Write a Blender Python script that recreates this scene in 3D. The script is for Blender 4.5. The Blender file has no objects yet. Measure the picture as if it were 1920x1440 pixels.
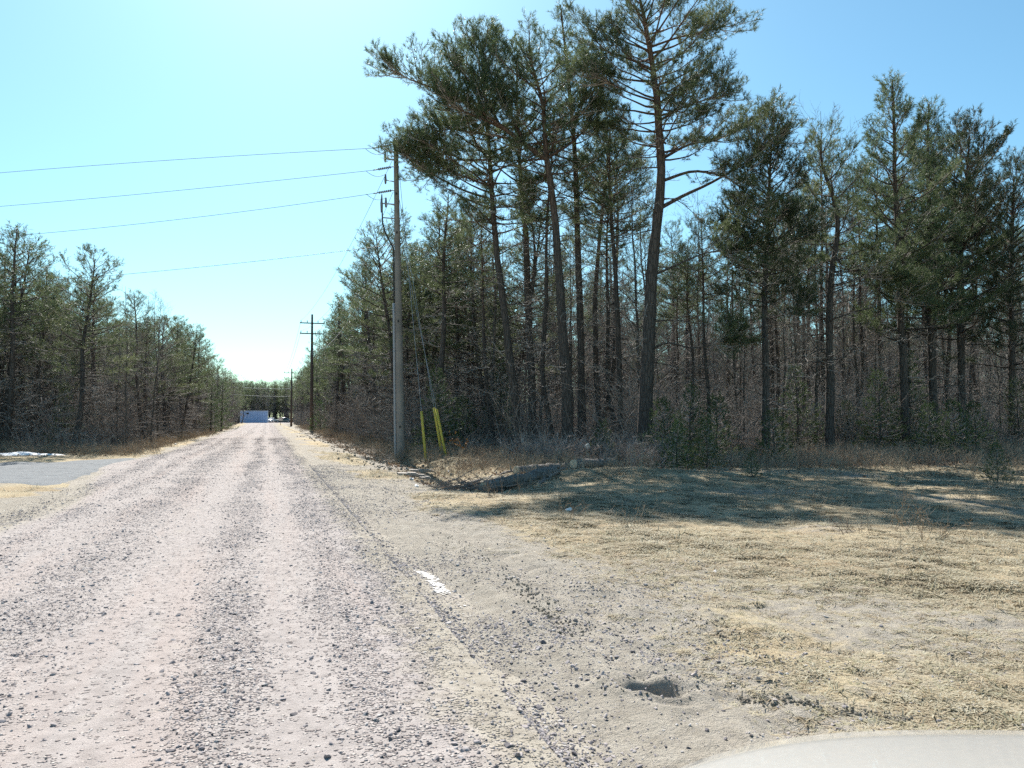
import bpy, math, random
import numpy as np
from mathutils import Vector, Matrix

sc = bpy.context.scene
C = sc.collection
R = math.radians
PI = math.pi

# ------------------------------------------------------------------ camera
CAM = np.array([0.0, 0.0, 1.5])
YAW, PITCH, FPX = R(17.0), R(2.37), 1500.0        # FPX: focal length in pixels of a 1920 px wide frame
cam_d = bpy.data.cameras.new('camera')
cam_d.sensor_width = 36.0
cam_d.lens = 36.0 * FPX / 1920.0
cam_d.clip_start = 0.05
cam_d.clip_end = 3000
cam_d.dof.use_dof = True
cam_d.dof.focus_distance = 22.0
cam_d.dof.aperture_fstop = 9.0
cam = bpy.data.objects.new('camera', cam_d)
C.objects.link(cam)
cam.location = CAM
cam.rotation_euler = (PI / 2 + PITCH, 0, -YAW)
sc.camera = cam

# ------------------------------------------------------------------ light
SUN_EL, SUN_AZ = R(42.5), R(2.0)                  # azimuth clockwise from +Y (straight down the road)
w = bpy.data.worlds.new('World')
sc.world = w
w.use_nodes = True
wn = w.node_tree
wn.nodes.clear()
sky = wn.nodes.new('ShaderNodeTexSky')
sky.sky_type = 'NISHITA'
sky.sun_disc = False
sky.sun_elevation = SUN_EL
sky.sun_rotation = SUN_AZ
sky.air_density = 1.0
sky.dust_density = 0.55
sky.ozone_density = 1.6
bg = wn.nodes.new('ShaderNodeBackground')
bg.inputs['Strength'].default_value = 0.072
wo = wn.nodes.new('ShaderNodeOutputWorld')
tint = wn.nodes.new('ShaderNodeMix')            # camera white balance: a cyan cast over the whole sky
tint.data_type = 'RGBA'
tint.blend_type = 'MULTIPLY'
tint.inputs[0].default_value = 1.0
tint.inputs[7].default_value = (0.71, 1.05, 1.05, 1)
wn.links.new(sky.outputs[0], tint.inputs[6])
wn.links.new(tint.outputs[2], bg.inputs['Color'])
wn.links.new(bg.outputs[0], wo.inputs['Surface'])

sun_d = bpy.data.lights.new('sun', 'SUN')
sun_d.energy = 5.0
sun_d.angle = R(0.53)
sun_d.color = (1.0, 0.955, 0.89)
sun = bpy.data.objects.new('sun', sun_d)
C.objects.link(sun)
sdir = Vector((math.sin(SUN_AZ) * math.cos(SUN_EL), math.cos(SUN_AZ) * math.cos(SUN_EL), math.sin(SUN_EL)))
sun.rotation_euler = sdir.to_track_quat('Z', 'Y').to_euler()
sun.location = sdir * 60

vs = sc.view_settings
vs.view_transform = 'Standard'
vs.look = 'None'
vs.gamma = 1.0
vs.use_curve_mapping = False
vs.exposure = 1.08
sc.cycles.max_bounces = 5
sc.cycles.diffuse_bounces = 2
sc.cycles.glossy_bounces = 2
sc.cycles.transmission_bounces = 3
sc.cycles.transparent_max_bounces = 6
sc.cycles.use_adaptive_sampling = True
sc.cycles.adaptive_threshold = 0.02
sc.cycles.use_denoising = False
sc.cycles.sample_clamp_indirect = 4.0

# ------------------------------------------------------------------ helpers
FW = np.array([math.sin(YAW), math.cos(YAW)])
RT = np.array([math.cos(YAW), -math.sin(YAW)])
HZ = 720 + FPX * math.tan(PITCH)


def ray(px, py):
    "direction of a photo pixel for one metre of level forward distance: (x, y, z)"
    a, b = (px - 960) / FPX, (720 - py) / FPX
    cp, sp = math.cos(PITCH), math.sin(PITCH)
    f, u = cp - b * sp, sp + b * cp
    xy = FW * 1.0 + RT * (a / f)
    return np.array([xy[0], xy[1], u / f])


def at(px, py, d):
    "world point seen at a pixel, d metres ahead"
    return CAM + ray(px, py) * d


def gxy(px, py):
    "ground point (z = 0) seen at a pixel"
    r = ray(px, py)
    p = CAM + r * (-CAM[2] / r[2])
    return p[0], p[1]


def _hash(ix, iy, seed):
    v = np.sin(ix * 127.1 + iy * 311.7 + seed * 74.7) * 43758.5453
    return v - np.floor(v)


def vn(x, y, f=1.0, seed=0):
    "value noise, -1..1"
    x = np.asarray(x, float) * f
    y = np.asarray(y, float) * f
    xi, yi = np.floor(x), np.floor(y)
    u, v = x - xi, y - yi
    u, v = u * u * (3 - 2 * u), v * v * (3 - 2 * v)
    a, b = _hash(xi, yi, seed), _hash(xi + 1, yi, seed)
    c, d = _hash(xi, yi + 1, seed), _hash(xi + 1, yi + 1, seed)
    return ((a * (1 - u) + b * u) * (1 - v) + (c * (1 - u) + d * u) * v) * 2 - 1


def ss(a, b, x):
    t = np.clip((np.asarray(x, float) - a) / (b - a), 0, 1)
    return t * t * (3 - 2 * t)


POT = gxy(1228, 1292)


def hgt(x, y):
    "terrain height"
    x = np.asarray(x, float)
    y = np.asarray(y, float)
    r = ss(1.7, 4.5, x)
    l = ss(-4.6, -7.5, x)
    z = (r + l) * (0.07 * vn(x, y, 0.28, 1) + 0.035 * vn(x, y, 0.9, 2)) 
    z = z + 0.25 * ss(9, 22, x) * ss(12, 26, y) + 0.15 * l * ss(33, 40, y)
    # small-scale roughness of the dirt verge
    fine = ss(1.5, 2.1, x) * ss(26, 12, y)
    z = z + fine * (0.018 * vn(x, y, 2.6, 3) + 0.016 * vn(x, y, 5, 4) + 0.012 * vn(x, y, 12, 5))
    # shallow ditch beside the wood, and the mound by the logs
    dx = x - (4.6 + 0.3 * vn(y, 0 * y, 0.2, 8))
    z = z - 0.22 * np.exp(-(dx / 0.8) ** 2) * ss(14.5, 18, y) * ss(36, 29, y)
    z = z + 0.20 * np.exp(-((x - 8.6) / 2.2) ** 2 - ((y - 18.3) / 1.6) ** 2)
    z = z + 0.12 * np.exp(-((x - 6.2) / 1.0) ** 2) * ss(20, 26, y) * ss(110, 80, y)
    # wheel ruts in the shoulder
    for x0, wd, dp in ((1.62, 0.10, 0.022), (2.02, 0.09, 0.02), (2.45, 0.12, 0.03)):
        q = (x - x0 - 0.05 * np.sin(y * 0.5 + x0 * 3)) / wd
        z = z - dp * np.exp(-q * q) * ss(16, 10, y) + dp * 0.6 * np.exp(-(q - 1.9) ** 2) * ss(16, 10, y) * (0.6 + 0.6 * vn(x, y, 5, 9))
    z = z + 0.032 * ss(2.7, 1.5, x) * (x > 0) * ss(60, 30, y)
    # pothole with a crumbled rim
    ex = (x - POT[0]) / 0.21
    ey = (y - POT[1] + 0.25 * (x - POT[0])) / 0.13
    q = np.sqrt(ex * ex + ey * ey) + 0.25 * vn(x, y, 9, 11)
    z = z - 0.125 * ss(1.2, 0.25, q) + 0.02 * np.exp(-((q - 1.4) / 0.3) ** 2) * (0.6 + vn(x, y, 11, 12))
    # bed under the road and the drive
    xn = x + 0.16 * vn(x, y, 0.9, 13) + 0.09 * vn(x, y, 3.1, 14)
    m = ss(1.85, 1.15, xn) * ss(-4.7, -3.9, xn)
    z = z * (1 - m) - 0.05 * m
    return z


def h1(x, y):
    return float(hgt(np.array([x]), np.array([y]))[0])


def mesh_np(name, V, F, smooth=False, attrs=None):
    "F: list of (n, k) index arrays, k = 3 or 4"
    V = np.asarray(V, np.float32)
    F = [np.asarray(f, np.int32) for f in F if len(f)]
    me = bpy.data.meshes.new(name)
    me.vertices.add(len(V))
    me.vertices.foreach_set('co', V.ravel())
    nl = sum(f.size for f in F)
    npoly = sum(len(f) for f in F)
    me.loops.add(nl)
    me.loops.foreach_set('vertex_index', np.concatenate([f.ravel() for f in F]))
    me.polygons.add(npoly)
    tot = np.concatenate([np.full(len(f), f.shape[1], np.int32) for f in F])
    st = np.concatenate([[0], np.cumsum(tot)[:-1]]).astype(np.int32)
    me.polygons.foreach_set('loop_start', st)
    me.polygons.foreach_set('loop_total', tot)
    me.polygons.foreach_set('use_smooth', np.full(npoly, smooth))
    me.update(calc_edges=True)
    for k, a in (attrs or {}).items():
        at_ = me.attributes.new(k, 'FLOAT', 'POINT')
        at_.data.foreach_set('value', np.asarray(a, np.float32))
    return me


class MB:
    "collects boxes, tubes and quads, becomes ONE mesh"

    def __init__(self):
        self.V, self.F4, self.F3, self.n = [], [], [], 0

    def add(self, V, quads=None, tris=None):
        V = np.asarray(V, float)
        if quads is not None and len(quads):
            self.F4.append(np.asarray(quads, int) + self.n)
        if tris is not None and len(tris):
            self.F3.append(np.asarray(tris, int) + self.n)
        self.V.append(V)
        self.n += len(V)
        return self

    def tube(self, P, r, k=6, cap=False):
        P = np.asarray(P, float)
        n = len(P)
        r = np.broadcast_to(np.asarray(r, float), (n,))
        T = np.empty_like(P)
        T[1:-1] = P[2:] - P[:-2]
        T[0], T[-1] = P[1] - P[0], P[-1] - P[-2]
        T /= np.linalg.norm(T, axis=1)[:, None] + 1e-9
        m = np.abs(T).sum(0)
        ref = np.zeros(3)
        ref[int(np.argmin(m))] = 1
        A = np.cross(T, ref)
        A /= np.linalg.norm(A, axis=1)[:, None] + 1e-9
        B = np.cross(T, A)
        a = np.arange(k) * (2 * PI / k)
        ring = (A[:, None, :] * np.cos(a)[None, :, None] + B[:, None, :] * np.sin(a)[None, :, None]) * r[:, None, None]
        V = (P[:, None, :] + ring).reshape(-1, 3)
        i = np.arange(n - 1)[:, None] * k
        j = np.arange(k)[None, :]
        j2 = (j + 1) % k
        q = np.stack([i + j, i + j2, i + k + j2, i + k + j], -1).reshape(-1, 4)
        t = None
        if cap:
            V = np.vstack([V, P[0], P[-1]])
            c0, c1 = n * k, n * k + 1
            jj = np.arange(k)
            t = np.vstack([np.stack([np.full(k, c0), (jj + 1) % k, jj], -1),
                           np.stack([np.full(k, c1), (n - 1) * k + jj, (n - 1) * k + (jj + 1) % k], -1)])
        return self.add(V, q, t)

    def box(self, c, s, M=None):
        v = np.array([[x, y, z] for z in (-.5, .5) for y in (-.5, .5) for x in (-.5, .5)]) * np.asarray(s, float)
        if M is not None:
            v = v @ np.asarray(M).T
        return self.add(v + np.asarray(c, float), [[0, 2, 3, 1], [4, 5, 7, 6], [0, 1, 5, 4], [2, 6, 7, 3], [0, 4, 6, 2], [1, 3, 7, 5]])

    def mesh(self, name, smooth=False):
        F = []
        if self.F4:
            F.append(np.vstack(self.F4))
        if self.F3:
            F.append(np.vstack(self.F3))
        return mesh_np(name, np.vstack(self.V), F, smooth)

    def build(self, name, m, parent=None, smooth=False):
        return ob(name, self.mesh(name, smooth), m, parent)


def ob(name, me, m=None, parent=None, loc=None):
    o = bpy.data.objects.new(name, me)
    C.objects.link(o)
    if m is not None and not me.materials:
        me.materials.append(m)
    o.parent = parent
    if loc is not None:
        o.location = loc
    return o


def tag(o, label=None, cat=None, group=None, kind=None):
    if label:
        o['label'] = label
    if cat:
        o['category'] = cat
    if group:
        o['group'] = group
    if kind:
        o['kind'] = kind
    return o


def empty(name, loc, rz=0.0):
    o = bpy.data.objects.new(name, None)
    C.objects.link(o)
    o.location = loc
    o.rotation_euler = (0, 0, rz)
    o.empty_display_size = 0.2
    return o


# ------------------------------------------------------------------ materials
class NT:
    def __init__(self, name):
        self.m = bpy.data.materials.new(name)
        self.m.use_nodes = True
        self.t = self.m.node_tree
        self.t.nodes.clear()
        self.out = self.t.nodes.new('ShaderNodeOutputMaterial')

    def n(self, typ, **kw):
        o = self.t.nodes.new('ShaderNode' + typ)
        for k, v in kw.items():
            setattr(o, k, v)
        return o

    def l(self, a, b):
        self.t.links.new(a, b)

    def coord(self, kind='Object', scale=None):
        c = self.n('TexCoord').outputs[kind]
        if scale is None:
            return c
        mp = self.n('Mapping')
        mp.inputs['Scale'].default_value = scale
        self.l(c, mp.inputs['Vector'])
        return mp.outputs[0]

    def noise(self, co, scale, detail=4, rough=0.55, dist=0.0):
        o = self.n('TexNoise')
        o.inputs['Scale'].default_value = scale
        o.inputs['Detail'].default_value = detail
        o.inputs['Roughness'].default_value = rough
        o.inputs['Distortion'].default_value = dist
        self.l(co, o.inputs['Vector'])
        return o.outputs['Fac']

    def vor(self, co, scale, feat='F1', out='Distance'):
        o = self.n('TexVoronoi', feature=feat)
        o.inputs['Scale'].default_value = scale
        self.l(co, o.inputs['Vector'])
        return o.outputs[out]

    def ramp(self, fac, stops):
        o = self.n('ValToRGB')
        e = o.color_ramp.elements
        while len(e) < len(stops):
            e.new(0.5)
        for i, (p, c) in enumerate(stops):
            e[i].position = p
            e[i].color = (*c, 1) if not isinstance(c, (int, float)) else (c, c, c, 1)
        self.l(fac, o.inputs[0])
        return o.outputs[0]

    def mix(self, fac, a, b, mode='MIX'):
        o = self.n('Mix', data_type='RGBA', blend_type=mode)
        for s, v in ((0, fac), (6, a), (7, b)):
            if hasattr(v, 'is_output'):
                self.l(v, o.inputs[s])
            elif s == 0:
                o.inputs[0].default_value = v
            else:
                o.inputs[s].default_value = (*v, 1)
        return o.outputs[2]

    def math(self, op, a, b=0.0, clamp=False):
        o = self.n('Math', operation=op, use_clamp=clamp)
        for i, v in enumerate((a, b)):
            if hasattr(v, 'is_output'):
                self.l(v, o.inputs[i])
            else:
                o.inputs[i].default_value = v
        return o.outputs[0]

    def attr(self, name):
        return self.n('Attribute', attribute_name=name).outputs['Fac']

    def rnd(self):
        return self.n('ObjectInfo').outputs['Random']

    def bump(self, hgt_, dist, strength=1.0):
        o = self.n('Bump')
        o.inputs['Strength'].default_value = strength
        o.inputs['Distance'].default_value = dist
        self.l(hgt_, o.inputs['Height'])
        return o.outputs[0]

    def fin(self, col, rough=0.9, spec=0.25, normal=None, metal=0.0, transl=None, coat=0.0):
        p = self.n('BsdfPrincipled')
        if hasattr(col, 'is_output'):
            self.l(col, p.inputs['Base Color'])
        else:
            p.inputs['Base Color'].default_value = (*col, 1)
        if hasattr(rough, 'is_output'):
            self.l(rough, p.inputs['Roughness'])
        else:
            p.inputs['Roughness'].default_value = rough
        p.inputs['Specular IOR Level'].default_value = spec
        p.inputs['Metallic'].default_value = metal
        p.inputs['Coat Weight'].default_value = coat
        if normal is not None:
            self.l(normal, p.inputs['Normal'])
        sh = p.outputs[0]
        if transl:
            t = self.n('BsdfTranslucent')
            if hasattr(col, 'is_output'):
                self.l(col, t.inputs['Color'])
            else:
                t.inputs['Color'].default_value = (*col, 1)
            x = self.n('MixShader')
            x.inputs[0].default_value = transl
            self.l(sh, x.inputs[1])
            self.l(t.outputs[0], x.inputs[2])
            sh = x.outputs[0]
        self.l(sh, self.out.inputs['Surface'])
        return self.m


def plain(name, col, rough=0.7, spec=0.3, metal=0.0, var=0.25, scale=6.0, coat=0.0, stretch=(1, 1, 1)):
    "a painted or bare surface with a little uneven wear"
    t = NT(name)
    co = t.coord('Object', stretch)
    f = t.noise(co, scale, 6, 0.6)
    c = t.mix(f, tuple(v * (1 - var) for v in col), tuple(min(1, v * (1 + var)) for v in col))
    return t.fin(c, rough, spec, t.bump(t.noise(co, scale * 6, 4), 0.004, 0.3), metal, coat=coat)


def mat_ground():
    t = NT('ground_soil_and_dead_grass')
    co = t.coord('Object')
    n1 = t.noise(co, 0.6, 5, 0.6)
    n2 = t.noise(co, 6.0, 6, 0.65)
    n3 = t.noise(co, 45.0, 4, 0.7)
    n4 = t.noise(t.coord('Object', (1, 1, 1)), 160.0, 2, 0.6)
    soil = t.ramp(n2, [(0.25, (0.22, 0.193, 0.157)), (0.5, (0.315, 0.281, 0.232)), (0.75, (0.40, 0.362, 0.305))])
    speck = t.ramp(t.vor(co, 55.0), [(0.0, (0.45, 0.41, 0.38)), (0.35, (0.32, 0.29, 0.26)), (0.8, (0.17, 0.155, 0.14))])
    soil = t.mix(t.math('MULTIPLY', t.ramp(n3, [(0.5, 0.0), (0.65, 1.0)]), 0.55), soil, speck)
    straw = t.ramp(n3, [(0.25, (0.23, 0.18, 0.12)), (0.5, (0.42, 0.35, 0.23)), (0.75, (0.56, 0.48, 0.34))])
    straw = t.mix(t.ramp(n1, [(0.4, 0.0), (0.7, 0.6)]), straw, t.mix(n4, (0.18, 0.115, 0.06), (0.36, 0.25, 0.145)))
    litter = t.ramp(n3, [(0.25, (0.05, 0.036, 0.026)), (0.5, (0.115, 0.08, 0.055)), (0.8, (0.20, 0.15, 0.11))])  # leaf litter; its dark tones also paint the shade before the right wood
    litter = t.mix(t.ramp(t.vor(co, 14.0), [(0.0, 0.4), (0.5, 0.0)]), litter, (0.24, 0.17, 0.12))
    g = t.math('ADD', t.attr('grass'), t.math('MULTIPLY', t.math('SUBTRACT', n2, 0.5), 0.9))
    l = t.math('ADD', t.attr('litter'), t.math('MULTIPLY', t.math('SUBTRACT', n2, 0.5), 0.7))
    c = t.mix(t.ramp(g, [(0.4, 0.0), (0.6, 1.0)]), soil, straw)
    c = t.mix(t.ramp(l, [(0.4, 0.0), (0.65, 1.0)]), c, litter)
    hh = t.math('ADD', t.math('MULTIPLY', n3, 0.8), t.math('MULTIPLY', n4, 0.5))
    hh = t.math('ADD', hh, t.math('MULTIPLY', t.noise(co, 14.0, 5, 0.7), 1.2))
    return t.fin(c, 0.95, 0.1, t.bump(hh, 0.018, 1.0))


def mat_road():
    t = NT('packed_gravel')
    co = t.coord('Object')
    strip = t.attr('strip')
    n1 = t.noise(t.coord('Object', (1.6, 0.10, 1)), 1.0, 5, 0.6)
    n2 = t.noise(co, 9.0, 5, 0.65)
    n3 = t.noise(co, 90.0, 3, 0.7)
    fine = t.ramp(n2, [(0.25, (0.24, 0.213, 0.20)), (0.5, (0.34, 0.302, 0.283)), (0.8, (0.42, 0.378, 0.355))])
    pink = t.mix(n2, (0.32, 0.252, 0.222), (0.41, 0.335, 0.30))
    fine = t.mix(t.ramp(n1, [(0.5, 0.0), (0.7, 0.6)]), fine, pink)
    cells = t.n('TexVoronoi')
    cells.inputs['Scale'].default_value = 42.0
    t.l(co, cells.inputs['Vector'])
    sep = t.n('SeparateColor')
    t.l(cells.outputs['Color'], sep.inputs[0])
    stone = t.ramp(sep.outputs[0], [(0.0, (0.10, 0.088, 0.09)), (0.35, (0.24, 0.205, 0.20)), (0.65, (0.36, 0.31, 0.295)), (0.9, (0.50, 0.46, 0.43))])
    edge = t.ramp(cells.outputs['Distance'], [(0.25, 1.0), (0.55, 0.0)])
    k = t.math('ADD', strip, t.math('MULTIPLY', t.math('SUBTRACT', t.noise(co, 5.0, 5, 0.7), 0.5), 1.1))
    k = t.ramp(k, [(0.2, 0.22), (0.75, 0.85)])
    pick = t.math('LESS_THAN', sep.outputs[1], k)
    f = t.math('MULTIPLY', pick, edge)
    c = t.mix(f, fine, stone)
    c = t.mix(t.math('MULTIPLY', t.ramp(n3, [(0.35, 1.0), (0.55, 0.0)]), 0.25), c, (0.2, 0.17, 0.15))
    eg = t.math('ADD', t.attr('edge'), t.math('MULTIPLY', t.math('SUBTRACT', t.noise(co, 2.2, 7, 0.75), 0.5), 2.4))
    soil = t.ramp(n2, [(0.25, (0.23, 0.20, 0.163)), (0.5, (0.315, 0.28, 0.23)), (0.75, (0.40, 0.36, 0.30))])
    c = t.mix(t.ramp(eg, [(0.2, 0.0), (0.9, 1.0)]), c, soil)
    hh = t.math('ADD', t.math('MULTIPLY', f, 1.0), t.math('MULTIPLY', n3, 0.35))
    return t.fin(c, 0.95, 0.12, t.bump(hh, 0.018, 1.0))


def mat_drive():
    t = NT('grey_crushed_stone')
    co = t.coord('Object')
    n2 = t.noise(co, 3.0, 6, 0.6)
    n3 = t.noise(co, 70.0, 3, 0.7)
    c = t.ramp(n2, [(0.3, (0.17, 0.18, 0.19)), (0.6, (0.24, 0.25, 0.255)), (0.85, (0.31, 0.30, 0.29))])
    c = t.mix(t.ramp(n3, [(0.4, 0.6), (0.6, 0.0)]), c, (0.10, 0.10, 0.10))
    return t.fin(c, 0.95, 0.15, t.bump(n3, 0.015, 0.8))


def mat_bark(name, low, high, z0, z1, scale=1.0):
    "grey plated bark below, thin orange bark higher up (Scots pine)"
    t = NT(name)
    co = t.coord('Object', (1, 1, 0.22))
    geo = t.n('NewGeometry')
    sep = t.n('SeparateXYZ')
    t.l(t.coord('Object'), sep.inputs[0])
    n = t.noise(co, 14.0 * scale, 5, 0.65, 0.6)
    plate = t.vor(co, 11.0 * scale, 'DISTANCE_TO_EDGE')
    up = t.math('MULTIPLY', t.math('SUBTRACT', sep.outputs[2], z0), 1.0 / (z1 - z0), clamp=True)
    up = t.math('ADD', up, t.math('MULTIPLY', t.math('SUBTRACT', t.noise(t.coord('Object'), 1.2, 3), 0.5), 0.5), clamp=True)
    lo = t.mix(n, tuple(v * 0.55 for v in low), tuple(v * 1.35 for v in low))
    hi = t.mix(n, tuple(v * 0.6 for v in high), tuple(v * 1.3 for v in high))
    c = t.mix(up, lo, hi)
    crack = t.ramp(plate, [(0.0, 1.0), (0.12, 0.0)])
    c = t.mix(t.math('MULTIPLY', crack, 0.6), c, tuple(v * 0.35 for v in low))
    hh = t.math('SUBTRACT', n, t.math('MULTIPLY', crack, 0.8))
    return t.fin(c, 0.92, 0.15, t.bump(hh, 0.03, 0.9))


def mat_needle(name, a, b, c, transl=0.32):
    t = NT(name)
    col = t.ramp(t.attr('tint'), [(0.0, a), (0.5, b), (1.0, c)])
    col = t.mix(t.math('MULTIPLY', t.rnd(), 0.3), col, (0.11, 0.105, 0.055))
    return t.fin(col, 0.5, 0.25, transl=transl)


def mat_twig(name, a, b):
    t = NT(name)
    n = t.noise(t.coord('Object'), 3.0, 4, 0.6)
    return t.fin(t.mix(n, a, b), 0.85, 0.2)


def mat_rand(name, cols, rough=0.9, spec=0.15, transl=None, grain=25.0):
    "colour picked per scattered piece"
    t = NT(name)
    k = len(cols)
    c = t.ramp(t.rnd(), [(i / (k - 1), cc) for i, cc in enumerate(cols)])
    n = t.noise(t.coord('Object'), grain, 3)
    c = t.mix(n, c, t.mix(1.0, c, (0.62, 0.62, 0.62), 'MULTIPLY'))
    return t.fin(c, rough, spec, transl=transl)


M = {}
M['ground'] = mat_ground()
M['road'] = mat_road()
M['drive'] = mat_drive()
M['bark'] = mat_bark('pine_bark', (0.105, 0.092, 0.082), (0.19, 0.115, 0.078), 7.0, 14.0)
M['bark_bare'] = mat_bark('grey_bark', (0.13, 0.12, 0.108), (0.17, 0.155, 0.14), 3.0, 9.0, 1.6)
M['twig'] = mat_twig('dead_twig', (0.20, 0.175, 0.155), (0.44, 0.41, 0.37))
M['twig_bare'] = mat_twig('bare_twig', (0.19, 0.16, 0.14), (0.36, 0.32, 0.285))
M['needle'] = mat_needle('pine_needles', (0.062, 0.092, 0.048), (0.105, 0.140, 0.066), (0.175, 0.195, 0.095), 0.45)
M['needle_dark'] = mat_needle('dark_pine_needles', (0.028, 0.050, 0.027), (0.048, 0.074, 0.035), (0.088, 0.105, 0.05))
M['spruce'] = mat_needle('spruce_needles', (0.045, 0.080, 0.035), (0.075, 0.120, 0.045), (0.12, 0.17, 0.06), 0.4)
M['stone'] = mat_rand('loose_stone', [(0.17, 0.155, 0.16), (0.32, 0.285, 0.285), (0.43, 0.38, 0.37), (0.50, 0.44, 0.42), (0.60, 0.56, 0.53)])
M['clod'] = mat_rand('dirt_clod', [(0.22, 0.19, 0.15), (0.28, 0.245, 0.195), (0.35, 0.31, 0.25)], grain=40)
M['straw'] = mat_rand('dead_grass', [(0.35, 0.27, 0.175), (0.50, 0.41, 0.275), (0.58, 0.50, 0.36), (0.52, 0.46, 0.315), (0.64, 0.59, 0.46), (0.37, 0.34, 0.20)], 0.8, 0.2, 0.3)
M['leaf'] = mat_rand('fallen_leaf', [(0.14, 0.085, 0.05), (0.24, 0.15, 0.09), (0.33, 0.24, 0.16), (0.10, 0.07, 0.05)], 0.8, 0.2, 0.2)

# ------------------------------------------------------------------ the setting: ground, road, drive
def edge_y(x):
    "front edge of the wood on the right, as y over x"
    return np.interp(x, [5.5, 6.5, 8, 10, 12.5, 16, 21, 30, 50, 90], [60, 33, 29.5, 27, 24.8, 23.6, 23.4, 24, 28, 40])


def wood_right_shade(x, y):  # wood floor, reaching out over the grass as painted shade
    return ss(-8.0, 0.0, y - edge_y(x) + 2.2 * vn(x, y, 0.35, 20) + 1.2 * vn(x, y, 1.1, 19)) * ss(5.2, 6.8, x + 0.5 * vn(x, y, 0.5, 21))


def wood_left(x, y):
    return ss(-5.2, -6.6, x + 0.4 * vn(x, y, 0.5, 22)) * ss(34.5, 37.5, y)


def litter_shade_f(x, y):  # litter under the trees plus the shade coloured in before the right wood
    return np.maximum(wood_right_shade(x, y), wood_left(x, y)) + ss(195, 225, y) * ss(8, 14, np.abs(x))


def grass_f(x, y):
    "share of dead grass, 0..1"
    xe = x + 0.45 * vn(x, y, 0.55, 23) + 0.3 * vn(x, y, 1.7, 24)
    fy = ss(9, 19, y)
    g = ss(2.35 - 0.55 * fy, 3.6 - 1.1 * fy, xe)
    g = g * (0.62 + 0.55 * vn(x, y, 0.42, 25)) + 0.25 * ss(3.2, 5.0, x)
    # bare stony spoil between the drive edge and the pole row
    g = g - 0.55 * ss(18, 26, y) * ss(2.9, 3.5, x) * ss(5.6, 4.6, x)
    gl = ss(-4.1, -4.7, xe) * (0.75 + 0.5 * vn(x, y, 0.5, 26))
    return np.clip(np.maximum(g, gl), 0, 1)


def span(*segs):
    a = [np.arange(s, e, st) for s, e, st in segs]
    return np.concatenate(a + [[segs[-1][1]]])


gx = span((-420, -60, 40), (-60, -6, 0.9), (-6, 1.2, 0.3), (1.2, 1.75, 0.05), (1.75, 2.5, 0.018), (2.5, 7, 0.06), (7, 14, 0.18), (14, 46, 0.45), (46, 460, 30))
gy = span((-60, 1.4, 2.5), (1.4, 3.6, 0.06), (3.6, 4.5, 0.018), (4.5, 11, 0.065), (11, 30, 0.18), (30, 60, 0.6), (60, 170, 2.5), (170, 900, 45))


def grid_mesh(name, X, Y, Z, attrs):
    ny, nx = X.shape
    i = np.arange(ny - 1)[:, None] * nx + np.arange(nx - 1)[None, :]
    i = i.ravel()
    q = np.stack([i, i + 1, i + nx + 1, i + nx], -1)
    return mesh_np(name, np.stack([X.ravel(), Y.ravel(), Z.ravel()], -1), [q], True, {k: v.ravel() for k, v in attrs.items()})


X, Y = np.meshgrid(gx, gy)
gm = grid_mesh('ground', X, Y, hgt(X, Y), {'grass': grass_f(X, Y), 'litter': np.clip(litter_shade_f(X, Y), 0, 1)})  # litter attribute also carries the painted shade
tag(ob('ground', gm, M['ground']), 'dead grass verge and bare soil under the trees', kind='structure')

# road: strips of loose stone between the packed wheel paths
STRIPS = [(-3.6, 0.36, 0.7), (-2.7, 0.30, 0.6), (-1.7, 0.48, 0.75), (-0.34, 0.26, 0.95), (0.58, 0.28, 0.9), (1.0, 0.28, 1.0)]


def strip_f(x, y):
    xx = x + 0.10 * np.sin(y * 0.16 + x) + 0.16 * vn(x, y, 0.35, 31) + 0.08 * vn(x, y, 1.5, 30)
    s = np.zeros_like(np.asarray(x, float))
    for c, wd, a in STRIPS:
        s = np.maximum(s, a * np.exp(-((xx - c) / wd) ** 2))
    return np.clip(s * (0.8 + 0.4 * vn(x, y, 0.9, 32) + 0.3 * vn(x, y, 3, 37)), 0, 1)


def road_l(y):
    return -4.35 - 0.9 * np.exp(-((y - 28) / 4.5) ** 2) + 0.7 * np.exp(-((y - 16) / 4) ** 2) - 7 * ss(198, 212, y) + 0.10 * vn(y, y * 0, 0.6, 33) + 0.35 * ss(20, 8, y)


def road_r(y):
    return 1.62 + 0.12 * vn(y, y * 0 + 3, 0.45, 34) + 0.08 * vn(y, y * 0 + 3, 1.9, 38) + 14 * ss(196, 210, y) + 0.25 * ss(20, 60, y)


def road_z(x, y):
    s = strip_f(x, y)
    u = (x - road_l(y)) / (road_r(y) - road_l(y))
    e = ss(0.0, 0.10, u) * ss(1.0, 0.89, u)
    return -0.03 + 0.055 * e + 0.012 * s + 0.010 * vn(x, y, 1.2, 35) + 0.004 * vn(x, y, 9, 36)


ry = span((-40, 1.0, 2.0), (1.0, 14, 0.06), (14, 40, 0.25), (40, 236, 2.0))
u = np.linspace(0, 1, 110)
U, RY = np.meshgrid(u, ry)
RX = road_l(RY) * (1 - U) + road_r(RY) * U
rm = grid_mesh('gravel_road', RX, RY, road_z(RX, RY), {'strip': strip_f(RX, RY), 'edge': ss(1.0, 0.35, road_r(RY) - RX) + 0.9 * ss(0.8, 0.2, RX - road_l(RY))})
tag(ob('gravel_road', rm, M['road']), 'pale pinkish gravel road with wheel paths and loose stones', kind='structure')

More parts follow.
